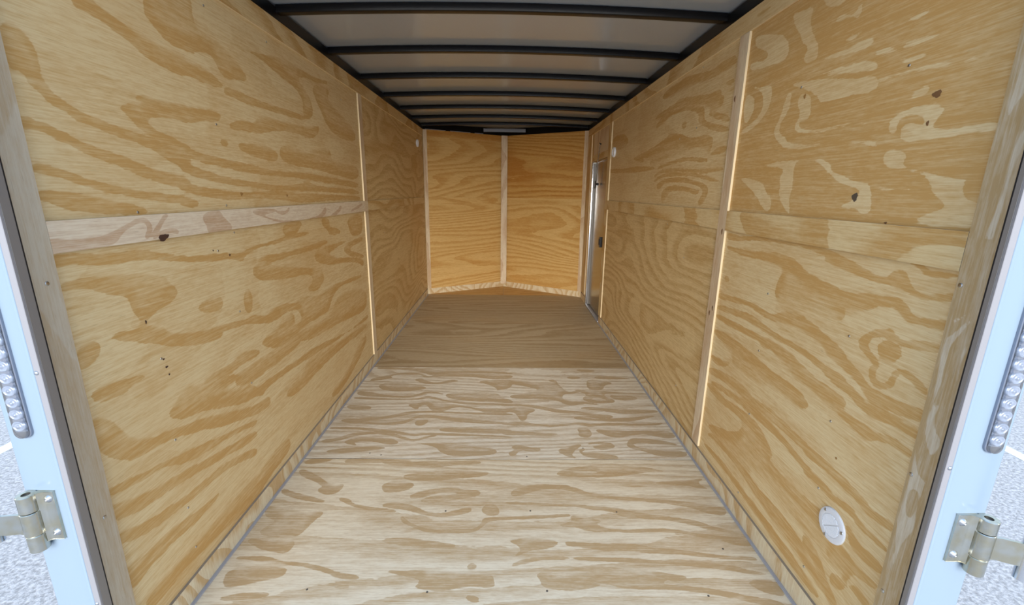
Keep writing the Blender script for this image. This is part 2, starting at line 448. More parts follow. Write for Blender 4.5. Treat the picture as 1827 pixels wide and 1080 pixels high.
# ------------------------------------------------------------------ data: grain outlines (mm along, mm up), screw places
GRAIN = {}
SCREWS = {}
knot_hole = plain('knot_hole', (0.10, 0.075, 0.05), 0.7)
knot_amber = plain('amber_knot', (0.36, 0.19, 0.055), 0.6)
GRAIN['left_near_high'] = [
 (1, (1061, 1699, 1092, 1692, 1122, 1655, 1115, 1606, 1137, 1576, 1172, 1555, 1235, 1536, 1301, 1525, 1383, 1514, 1444, 1503, 1579, 1484, 1566, 1427, 1483, 1451, 1392, 1486, 1296, 1503, 1231, 1521, 1186, 1524, 1159, 1544, 1122, 1555, 1112, 1571, 1093, 1589, 1080, 1609, 1073, 1613, 1055, 1609, 1053, 1632)),
 (1, (1051, 1513, 1096, 1507, 1132, 1493, 1190, 1471, 1259, 1457, 1336, 1442, 1406, 1410, 1559, 1397, 1551, 1363, 1448, 1378, 1363, 1397, 1302, 1417, 1278, 1430, 1241, 1435, 1185, 1449, 1156, 1463, 1114, 1482, 1079, 1491, 1050, 1491)),
 (1, (1051, 1414, 1096, 1407, 1139, 1395, 1186, 1381, 1263, 1364, 1360, 1350, 1544, 1333, 1540, 1316, 1419, 1325, 1313, 1342, 1222, 1357, 1166, 1371, 1122, 1387, 1079, 1397, 1050, 1398)),
 (1, (1050, 1353, 1098, 1351, 1170, 1340, 1254, 1328, 1335, 1309, 1361, 1290, 1245, 1291, 1173, 1304, 1114, 1312, 1086, 1322, 1072, 1334, 1050, 1335)),
 (1, (1320, 1578, 1373, 1596, 1412, 1602, 1384, 1611, 1401, 1623, 1462, 1614, 1612, 1625, 1778, 1636, 1774, 1606, 1676, 1597, 1601, 1578, 1496, 1582, 1428, 1571, 1407, 1551, 1450, 1527, 1584, 1504, 1579, 1484, 1477, 1500, 1415, 1517, 1380, 1533, 1362, 1550, 1338, 1568)),
 (1, (1280, 1848, 1302, 1819, 1367, 1803, 1420, 1795, 1493, 1781, 1648, 1780, 1636, 1726, 1530, 1725, 1452, 1739, 1399, 1767, 1336, 1783, 1286, 1799, 1230, 1798)),
 (1, (1497, 1933, 1703, 2013, 1692, 1892, 1777, 1887, 1846, 1873, 1931, 1846, 2006, 1795, 1917, 1783, 1821, 1769, 1776, 1833, 1697, 1824, 1655, 1806, 1549, 1806, 1507, 1838, 1472, 1860)),
 (1, (1540, 1500, 1639, 1479, 1779, 1471, 1915, 1460, 2111, 1444, 2406, 1446, 2732, 1442, 3312, 1410, 3306, 1386, 2787, 1401, 2400, 1423, 2125, 1426, 1908, 1431, 1747, 1443, 1654, 1452, 1534, 1474)),
 (1, (1528, 1451, 1647, 1420, 1764, 1406, 1945, 1391, 2153, 1378, 2393, 1389, 2472, 1412, 2545, 1386, 2848, 1378, 3301, 1360, 3319, 1338, 2776, 1353, 2387, 1363, 2129, 1357, 1925, 1370, 1758, 1383, 1620, 1402, 1522, 1425)),
 (1, (1511, 1379, 1634, 1364, 1751, 1353, 1889, 1349, 2147, 1353, 2382, 1342, 3316, 1323, 3333, 1294, 2765, 1304, 2372, 1301, 2179, 1319, 1932, 1332, 1744, 1325, 1661, 1335, 1506, 1358)),
 (1, (1501, 1333, 1582, 1329, 1586, 1301, 1495, 1310)),
 (1, (1751, 1542, 1802, 1544, 1796, 1517, 1759, 1521)),
 (1, (1861, 1539, 1980, 1543, 2098, 1545, 2185, 1521, 2159, 1492, 2051, 1494, 1896, 1507)),
 (1, (2225, 1566, 2340, 1563, 2478, 1549, 2675, 1587, 2831, 1601, 2818, 1540, 2951, 1524, 3338, 1533, 3330, 1432, 2866, 1458, 2566, 1480, 2414, 1483, 2259, 1489, 2194, 1517)),
 (1, (1831, 1611, 1955, 1633, 1999, 1623, 2076, 1675, 2181, 1669, 2411, 1679, 2559, 1683, 2705, 1724, 2663, 1664, 2547, 1629, 2403, 1643, 2192, 1635, 2058, 1597, 1947, 1600, 1832, 1589)),
 (1, (1827, 1734, 1935, 1734, 2008, 1729, 2176, 1726, 2380, 1737, 2545, 1733, 2467, 1716, 2268, 1710, 2101, 1709, 1971, 1702, 1887, 1710, 1822, 1712)),
 (1, (2020, 1911, 2134, 1926, 2285, 1954, 2499, 1963, 2673, 1954, 2917, 1986, 2727, 1945, 2517, 1938, 2463, 1906, 2596, 1844, 2634, 1778, 2569, 1726, 2495, 1736, 2514, 1819, 2430, 1861, 2232, 1889, 2131, 1913)),
 (1, (1603, 1768, 1717, 1768, 1793, 1748, 1827, 1734, 1718, 1725, 1595, 1735)),
 (1, (2611, 1914, 2909, 1950, 2830, 1878, 3091, 1827, 3319, 1754, 3304, 1684, 2853, 1697, 2726, 1815)),
]
GRAIN['left_near_low'] = [
 (1, (1046, 1207, 1092, 1205, 1153, 1192, 1217, 1186, 1285, 1187, 1342, 1174, 1412, 1156, 1508, 1137, 1674, 1124, 1670, 1106, 1532, 1121, 1417, 1143, 1340, 1163, 1281, 1169, 1202, 1168, 1135, 1181, 1088, 1188, 1046, 1182)),
 (1, (1568, 1135, 1689, 1126, 1789, 1109, 1884, 1133, 2060, 1133, 2236, 1145, 2483, 1136, 2233, 1132, 2058, 1125, 1909, 1123, 1819, 1105, 1789, 1081, 1741, 1106, 1564, 1118)),
 (1, (1046, 1134, 1077, 1141, 1140, 1135, 1204, 1128, 1256, 1121, 1326, 1105, 1375, 1096, 1399, 1065, 1421, 1039, 1387, 1014, 1339, 1006, 1293, 993, 1266, 970, 1338, 939, 1343, 925, 1433, 890, 1612, 857, 1603, 820, 1424, 852, 1348, 882, 1282, 916, 1154, 968, 1157, 980, 1233, 966, 1262, 979, 1235, 1030, 1242, 1060, 1177, 1086, 1120, 1118, 1073, 1123, 1049, 1120)),
 (1, (1063, 982, 1112, 975, 1117, 953, 1090, 928, 1058, 921, 1043, 937)),
 (1, (1070, 851, 1110, 853, 1167, 847, 1240, 829, 1224, 819, 1173, 819, 1124, 815, 1066, 827)),
 (1, (1365, 711, 1432, 702, 1582, 666, 1739, 633, 1504, 637, 1776, 553, 1765, 502, 1606, 545, 1472, 597, 1391, 616, 1336, 631, 1287, 668, 1331, 684)),
 (1, (1497, 974, 1598, 983, 1637, 966, 1626, 920, 1509, 945)),
 (1, (1846, 1024, 1885, 1051, 1970, 1077, 2145, 1065, 2379, 1071, 2616, 1078, 2693, 1065, 2508, 1040, 2214, 1051, 2026, 1053, 1959, 1031, 2200, 987, 2532, 926, 2574, 888, 2565, 848, 2456, 809, 2329, 847, 2422, 866, 2412, 922, 2190, 944, 2021, 964, 1905, 982)),
 (1, (2468, 1016, 2556, 1034, 2772, 1040, 3026, 1041, 2858, 1019, 2652, 1001, 2752, 950, 3179, 899, 3312, 860, 3301, 809, 3172, 869, 2835, 915, 2636, 932, 2492, 968)),
 (1, (2899, 991, 3023, 1023, 3287, 1033, 3344, 1008, 3086, 992, 3010, 965, 3320, 899, 3315, 873, 3003, 936)),
 (1, (3020, 1164, 3132, 1199, 3343, 1195, 3333, 1054, 3099, 1051, 3060, 1115)),
 (1, (2618, 1199, 2723, 1198, 2711, 1142, 2851, 1125, 2906, 1093, 2701, 1101, 2707, 1126, 2611, 1170)),
 (1, (2159, 1202, 2367, 1201, 2319, 1173, 2275, 1150, 2148, 1153)),
 (1, (1507, 874, 1586, 866, 1661, 860, 1741, 848, 1845, 845, 1924, 814, 1976, 837, 2092, 833, 2177, 803, 2322, 819, 2448, 770, 2606, 797, 2776, 789, 3289, 758, 3145, 746, 2772, 772, 2642, 712, 2602, 656, 2472, 660, 2247, 675, 2138, 634, 2011, 633, 1853, 698, 1874, 724, 1967, 727, 2076, 763, 2168, 764, 2154, 704, 2230, 690, 2258, 720, 2210, 780, 2100, 791, 1932, 779, 1798, 819, 1678, 837, 1502, 853)),
 (1, (2760, 718, 3092, 680, 3326, 628, 3316, 478, 2912, 523, 2663, 549, 2450, 561, 2268, 580, 2119, 632, 2241, 648, 2417, 634, 2623, 628)),
 (1, (1469, 710, 1624, 701, 1712, 726, 1837, 688, 1819, 671, 1701, 677, 1595, 676, 1456, 655)),
 (1, (1629, 625, 1682, 647, 1771, 645, 1886, 645, 2029, 636, 2156, 628, 2229, 594, 1998, 576, 1856, 582, 1784, 580, 1680, 586)),
 (1, (1729, 522, 1802, 538, 1987, 527, 2171, 518, 2389, 508, 2762, 447, 3114, 426, 3328, 433, 3322, 406, 2892, 430, 2479, 465, 2204, 485, 1999, 504, 1838, 505, 1804, 486)),
 (1, (1976, 403, 2211, 423, 2243, 470, 2425, 452, 2755, 414, 3272, 378, 3287, 346, 2745, 369, 2407, 373, 2092, 346)),
 (1, (2490, 154, 2835, 172, 3039, 263, 3255, 299, 3243, 246, 3057, 162, 2621, 90)),
 (1, (1781, 967, 1825, 964, 1826, 881, 1794, 859, 1759, 898)),
 (1, (1071, 851, 1108, 851, 1192, 815, 1130, 813, 1093, 817, 1066, 829)),
 (1, (1046, 789, 1102, 747, 1138, 676, 1201, 632, 1312, 608, 1366, 596, 1529, 542, 1755, 460, 1861, 455, 1853, 419, 1748, 430, 1566, 484, 1457, 533, 1378, 559, 1306, 582, 1225, 600, 1171, 603, 1130, 614, 1085, 650, 1066, 674, 1041, 723)),
 (1, (1039, 586, 1085, 565, 1159, 551, 1234, 534, 1309, 514, 1422, 481, 1743, 409, 1738, 387, 1579, 429, 1438, 455, 1337, 473, 1240, 523, 1141, 537, 1075, 553, 1038, 569)),
 (1, (1035, 533, 1091, 505, 1164, 478, 1259, 459, 1369, 436, 1498, 409, 1732, 362, 1725, 332, 1527, 373, 1384, 410, 1289, 430, 1187, 440, 1114, 456, 1038, 492)),
 (1, (1035, 437, 1084, 420, 1159, 390, 1240, 376, 1331, 360, 1415, 355, 1533, 343, 1716, 290, 1708, 256, 1565, 312, 1433, 334, 1345, 333, 1252, 351, 1168, 361, 1097, 381, 1032, 413)),
 (1, (1029, 329, 1082, 318, 1164, 307, 1258, 299, 1373, 270, 1475, 260, 1390, 248, 1286, 252, 1196, 262, 1128, 259, 1073, 249, 1039, 257)),
 (1, (1066, 160, 1127, 185, 1228, 169, 1317, 167, 1442, 171, 1573, 168, 1686, 162, 1797, 177, 1972, 185, 1998, 113, 1781, 105, 1664, 68, 1503, 102, 1360, 119, 1239, 134, 1103, 118)),
]
GRAIN['right_near_high'] = [
 (1, (-9000, -9000, 9000, -9000, 9000, 9000, -9000, 9000)),
 (-1, (1631, 2022, 1488, 1966, 1512, 1931, 1576, 1940, 1616, 1966)),
 (-1, (1550, 1890, 1525, 1916, 1467, 1885, 1442, 1914, 1430, 1896, 1441, 1863, 1466, 1882, 1516, 1882)),
 (-1, (1489, 1828, 1421, 1832, 1412, 1827, 1448, 1813, 1483, 1821)),
 (-1, (1795, 2007, 1710, 1990, 1654, 1976, 1676, 1941, 1615, 1866, 1597, 1818, 1606, 1796, 1678, 1804, 1676, 1839, 1658, 1854, 1716, 1886, 1709, 1900, 1756, 1948)),
 (-1, (2037, 2007, 1917, 1978, 1800, 1935, 1760, 1876, 1788, 1842, 1912, 1852, 2040, 1867, 2042, 1908, 1921, 1884, 1906, 1909, 2014, 1951)),
 (-1, (1592, 1798, 1477, 1799, 1369, 1803, 1362, 1777, 1438, 1774, 1585, 1790)),
 (-1, (1576, 1757, 1465, 1754, 1334, 1736, 1325, 1700, 1422, 1715, 1573, 1744)),
 (-1, (1754, 1758, 1594, 1749, 1419, 1703, 1324, 1697, 1311, 1647, 1440, 1656, 1549, 1652, 1580, 1695)),
 (-1, (1673, 1680, 1671, 1713, 1604, 1706, 1586, 1639, 1595, 1614, 1645, 1615, 1633, 1593, 1570, 1578, 1455, 1582, 1293, 1578, 1290, 1564, 1434, 1567, 1566, 1565, 1659, 1582, 1673, 1612, 1644, 1635)),
 (-1, (2061, 1791, 1983, 1775, 1957, 1739, 1973, 1677, 2033, 1653)),
 (-1, (2046, 1828, 1924, 1787, 1845, 1785, 1839, 1710, 1877, 1663, 1959, 1627, 2051, 1621, 2031, 1644, 1910, 1676, 1896, 1735, 1936, 1774, 2040, 1807)),
 (-1, (1735, 1733, 1709, 1728, 1715, 1660, 1758, 1631, 1755, 1594, 1705, 1574, 1693, 1551, 1478, 1530, 1341, 1527, 1275, 1509, 1271, 1493, 1338, 1515, 1476, 1523, 1691, 1522, 1767, 1566, 1803, 1600, 1764, 1653, 1753, 1709)),
 (-1, (1858, 1481, 1709, 1495, 1507, 1494, 1442, 1465, 1447, 1446, 1398, 1432, 1353, 1418, 1310, 1406, 1272, 1405, 1248, 1326, 1286, 1313, 1305, 1330, 1371, 1327, 1392, 1339, 1329, 1359, 1304, 1382, 1409, 1407, 1512, 1475, 1610, 1485, 1629, 1468, 1622, 1397, 1635, 1354, 1607, 1297, 1647, 1309, 1710, 1376, 1696, 1398, 1719, 1436, 1686, 1457)),
 (-1, (2031, 1446, 1828, 1424, 1788, 1383, 1737, 1352, 1739, 1306, 1798, 1311, 1858, 1367, 1990, 1427)),
 (-1, (1262, 1805, 1185, 1812, 1174, 1813, 1227, 1793, 1257, 1798)),
 (-1, (1261, 1753, 1192, 1753, 1128, 1742, 1154, 1736, 1224, 1732, 1263, 1733)),
 (-1, (1357, 1762, 1274, 1749, 1270, 1735, 1352, 1744)),
 (-1, (1273, 1720, 1175, 1709, 1184, 1696, 1267, 1697)),
 (-1, (1337, 1686, 1263, 1680, 1168, 1683, 1094, 1668, 1101, 1656, 1195, 1669, 1273, 1667, 1333, 1671)),
 (-1, (1084, 1706, 975, 1709, 971, 1696, 1076, 1695)),
 (-1, (1085, 1675, 962, 1662, 959, 1649, 1023, 1654, 1090, 1653)),
 (-1, (1262, 1571, 1218, 1586, 1139, 1593, 1102, 1579, 1096, 1565, 1115, 1542, 1122, 1528, 1047, 1525, 964, 1524, 962, 1500, 1031, 1504, 1122, 1502, 1203, 1503, 1217, 1532, 1197, 1556, 1156, 1542, 1148, 1546, 1173, 1563, 1224, 1560, 1226, 1527, 1252, 1530)),
 (-1, (1209, 1626, 1151, 1639, 1148, 1604, 1210, 1606)),
 (-1, (1095, 1594, 966, 1598, 969, 1578, 1093, 1584)),
 (-1, (1256, 1491, 1206, 1490, 1175, 1473, 1182, 1447, 1121, 1433, 1072, 1420, 1004, 1416, 997, 1408, 1010, 1385, 996, 1366, 966, 1361, 961, 1324, 958, 1296, 1129, 1295, 1106, 1326, 1062, 1339, 1048, 1350, 1087, 1369, 1100, 1396, 1131, 1423, 1242, 1438)),
 (-1, (1258, 1398, 1217, 1397, 1172, 1383, 1212, 1379, 1254, 1383)),
 (-1, (1165, 1383, 1155, 1394, 1131, 1388, 1131, 1377, 1156, 1374)),
]
GRAIN['right_near_low'] = [
 (1, (2051, 1193, 1932, 1188, 1731, 1212, 1582, 1210, 1466, 1210, 1395, 1201, 1318, 1189, 1313, 1170, 1415, 1184, 1510, 1202, 1634, 1201, 1751, 1195, 1960, 1174, 2046, 1173)),
 (1, (2050, 1137, 1918, 1135, 1777, 1145, 1679, 1155, 1599, 1152, 1522, 1137, 1477, 1113, 1393, 1099, 1291, 1086, 1268, 996, 1368, 1003, 1491, 982, 1570, 961, 1623, 990, 1626, 1045, 1585, 1101, 1671, 1124, 1838, 1114, 1994, 1121)),
 (1, (2059, 913, 1956, 915, 1804, 935, 1693, 929, 1617, 921, 1550, 967, 1448, 968, 1351, 941, 1246, 912, 1240, 891, 1341, 901, 1434, 914, 1515, 915, 1612, 904, 1688, 908, 1801, 924, 1952, 899, 2052, 888)),
 (1, (2056, 855, 1926, 867, 1790, 880, 1679, 873, 1601, 860, 1500, 859, 1400, 855, 1308, 840, 1225, 833, 1222, 823, 1322, 828, 1415, 842, 1518, 846, 1634, 850, 1713, 855, 1828, 857, 2005, 838, 2052, 839)),
 (1, (2053, 807, 1911, 812, 1802, 816, 1690, 817, 1591, 824, 1490, 821, 1403, 795, 1310, 783, 1210, 775, 1204, 753, 1261, 724, 1352, 744, 1439, 746, 1486, 767, 1569, 785, 1598, 803, 1636, 786, 1686, 803, 1841, 791, 2048, 790)),
 (1, (2052, 734, 1892, 741, 1693, 730, 1575, 716, 1420, 713, 1337, 685, 1404, 651, 1539, 672, 1641, 634, 1767, 627, 1865, 639, 1854, 660, 1913, 690, 2045, 708)),
 (1, (2056, 601, 1943, 608, 1863, 631, 1937, 583, 2049, 575)),
 (1, (2058, 534, 1880, 570, 1722, 572, 1605, 547, 1664, 516, 1804, 534, 1975, 520, 2051, 507)),
 (1, (2057, 456, 1941, 461, 1812, 441, 1872, 409, 2050, 429)),
 (1, (2027, 998, 1988, 1001, 1978, 984, 2011, 980)),
 (1, (1401, 1187, 1335, 1191, 1272, 1178, 1212, 1158, 1178, 1151, 1147, 1158, 1145, 1174, 1115, 1181, 1099, 1171, 1087, 1157, 1067, 1140, 1046, 1135, 1001, 1148, 966, 1151, 962, 1137, 1015, 1129, 1064, 1126, 1100, 1142, 1141, 1146, 1195, 1141, 1265, 1151, 1395, 1164)),
 (1, (1102, 1212, 1076, 1213, 1051, 1194, 1013, 1196, 970, 1200, 969, 1194, 1011, 1188, 1043, 1184, 1073, 1202)),
 (1, (1374, 1084, 1278, 1087, 1209, 1095, 1136, 1107, 1103, 1112, 1078, 1099, 1064, 1078, 1021, 1081, 969, 1094, 965, 1070, 1008, 1066, 1067, 1058, 1087, 1072, 1108, 1086, 1166, 1081, 1199, 1057, 1266, 1044, 1359, 1026)),
 (1, (1201, 959, 1187, 986, 1148, 1012, 1120, 1021, 1111, 1030, 1096, 1018, 1076, 1007, 1045, 1015, 1007, 1026, 970, 1030, 968, 1019, 1013, 1010, 1063, 999, 1092, 1004, 1134, 1006, 1167, 984, 1177, 959, 1149, 941, 1117, 927, 1138, 924, 1175, 937, 1198, 948)),
 (1, (1136, 968, 1126, 987, 1107, 994, 1083, 990, 1067, 978, 1069, 959, 1093, 941, 1118, 942, 1132, 953)),
 (1, (1147, 887, 1144, 908, 1125, 923, 1132, 899, 1126, 879, 1100, 874, 1080, 889, 1077, 911, 1068, 933, 1036, 939, 1002, 929, 972, 918, 973, 903, 1002, 909, 1044, 925, 1062, 923, 1064, 896, 1076, 874, 1109, 862, 1133, 867)),
 (1, (1329, 911, 1259, 900, 1203, 886, 1163, 868, 1133, 842, 1080, 845, 1024, 852, 970, 862, 967, 832, 1008, 829, 1062, 822, 1117, 816, 1147, 830, 1179, 850, 1227, 865, 1321, 883)),
 (1, (1308, 831, 1217, 827, 1168, 808, 1131, 798, 1081, 801, 1053, 808, 1013, 806, 967, 811, 965, 786, 997, 789, 1053, 786, 1092, 773, 1147, 778, 1195, 801, 1304, 817)),
 (1, (1284, 739, 1209, 739, 1151, 741, 1083, 738, 1083, 714, 1112, 697, 1189, 720, 1280, 725)),
 (1, (2030, 432, 1864, 453, 1704, 474, 1607, 470, 1541, 445, 1475, 406, 1510, 383, 1447, 372, 1391, 377, 1319, 371, 1246, 379, 1154, 392, 1128, 294, 1227, 267, 1316, 273, 1414, 272, 1500, 290, 1573, 285, 1641, 238, 1714, 249, 1849, 249, 2025, 236, 1882, 294, 1740, 345, 1693, 432, 1837, 425)),
 (1, (1999, 485, 1820, 505, 1652, 521, 1505, 519, 1425, 506, 1327, 487, 1177, 479, 1173, 466, 1277, 458, 1381, 476, 1472, 495, 1613, 495, 1815, 487, 2037, 457)),
 (1, (1868, 543, 1693, 556, 1547, 574, 1415, 562, 1323, 553, 1196, 552, 1191, 534, 1295, 524, 1384, 531, 1537, 536, 1718, 525)),
 (1, (2038, 193, 1891, 246, 1771, 254, 1660, 245, 1558, 228, 1429, 233, 1327, 228, 1233, 211, 1164, 180, 1117, 149, 1154, 142, 1240, 154, 1336, 169, 1455, 175, 1598, 199, 1743, 220, 1883, 217)),
 (1, (2024, 143, 1827, 165, 1689, 153, 1536, 148, 1406, 143, 1279, 134, 1169, 125, 1145, 110, 1201, 91, 1317, 97, 1466, 109, 1610, 120, 1778, 133, 1995, 125)),
 (1, (1264, 736, 1200, 732, 1141, 731, 1083, 738, 1039, 753, 998, 751, 971, 747, 973, 735, 1016, 734, 1062, 728, 1110, 716, 1173, 716, 1270, 727)),
 (1, (1340, 538, 1241, 553, 1182, 547, 1120, 541, 1077, 536, 1047, 523, 1010, 529, 975, 533, 975, 519, 1018, 511, 1055, 504, 1092, 518, 1160, 523, 1234, 524, 1334, 513)),
 (1, (1323, 471, 1229, 473, 1170, 470, 1105, 483, 1072, 465, 1023, 458, 975, 465, 974, 449, 1026, 444, 1074, 445, 1113, 457, 1181, 449, 1251, 457, 1318, 452)),
 (1, (1112, 425, 1077, 404, 1039, 394, 977, 404, 975, 382, 1026, 368, 1083, 372)),
 (1, (1253, 375, 1219, 369, 1187, 362, 1215, 352)),
 (1, (1171, 299, 1149, 329, 1113, 344, 1082, 340, 1058, 331, 1023, 333, 977, 343, 976, 325, 1018, 312, 1058, 304, 1073, 249, 1063, 239, 1048, 265, 1016, 276, 973, 264, 993, 241, 1037, 253, 1059, 253, 1079, 215, 1100, 203, 1124, 203, 1124, 232, 1099, 243, 1079, 242, 1089, 280, 1115, 261, 1150, 269)),
 (1, (1116, 288, 1111, 306, 1090, 313, 1081, 302, 1090, 283, 1107, 276)),
 (1, (1266, 257, 1187, 248, 1139, 195, 1071, 153, 1096, 125, 1158, 168, 1213, 208, 1252, 202)),
]
GRAIN['right_far_high'] = [
 (1, (2894, 1898, 2830, 1914, 2639, 1885, 2456, 1863, 2374, 1854, 2300, 1855, 2279, 1832, 2291, 1822, 2248, 1820, 2254, 1790, 2264, 1774, 2306, 1768, 2333, 1760, 2254, 1738, 2164, 1709, 2174, 1695, 2293, 1722, 2403, 1758, 2367, 1772, 2442, 1811, 2591, 1848, 2753, 1866, 2934, 1873, 3133, 1855, 3308, 1863, 3089, 1891)),
 (1, (3210, 1831, 3006, 1869, 2751, 1858, 2514, 1827, 2455, 1800, 2456, 1739, 2383, 1716, 2166, 1667, 2161, 1648, 2341, 1677, 2413, 1706, 2515, 1734, 2521, 1791, 2662, 1828, 2927, 1848, 3120, 1810, 3230, 1798)),
 (1, (3761, 1643, 3446, 1661, 3227, 1680, 3037, 1705, 2919, 1734, 2752, 1706, 2578, 1664, 2434, 1661, 2368, 1657, 2315, 1635, 2321, 1603, 2343, 1564, 2400, 1596, 2528, 1615, 2682, 1606, 2930, 1594, 3165, 1565, 3319, 1565, 3265, 1599, 3509, 1636, 3426, 1590, 3652, 1615)),
 (1, (3102, 1544, 2920, 1559, 2671, 1567, 2476, 1557, 2335, 1537, 2399, 1531, 2668, 1555, 2941, 1544, 3126, 1527)),
 (1, (2342, 1561, 2256, 1583, 2156, 1581, 2166, 1566, 2279, 1559)),
 (1, (3175, 1492, 3039, 1518, 2835, 1517, 2573, 1501, 2353, 1484, 2188, 1492, 2172, 1485, 2350, 1473, 2570, 1492, 2832, 1506, 3035, 1505, 3171, 1478)),
 (1, (3167, 1464, 2979, 1494, 2736, 1488, 2490, 1475, 2312, 1451, 2186, 1431, 2190, 1422, 2342, 1442, 2524, 1465, 2778, 1478, 3001, 1477, 3161, 1445)),
 (1, (3127, 1426, 2944, 1462, 2684, 1459, 2480, 1438, 2334, 1414, 2294, 1386, 2357, 1314, 2427, 1313, 2343, 1387, 2437, 1416, 2679, 1439, 2964, 1441, 3059, 1389)),
 (1, (3003, 1388, 2809, 1421, 2545, 1398, 2394, 1387, 2460, 1365, 2539, 1380, 2802, 1396, 2891, 1362, 2978, 1297)),
 (1, (2249, 1874, 2170, 1874, 2165, 1856, 2232, 1862)),
 (1, (4640, 1597, 4178, 1576, 3526, 1566, 3190, 1548, 3185, 1529, 3709, 1532, 4567, 1561)),
 (1, (2754, 1752, 2726, 1767, 2683, 1761, 2687, 1736, 2727, 1733)),
 (1, (4543, 1891, 4019, 1866, 3898, 1753, 4446, 1755)),
 (1, (3170, 1991, 2925, 2014, 2633, 2000, 2419, 1963, 2249, 1975, 2183, 1969, 2161, 1935, 2292, 1932, 2409, 1928, 2618, 1948, 2820, 1954, 3081, 1957)),
]
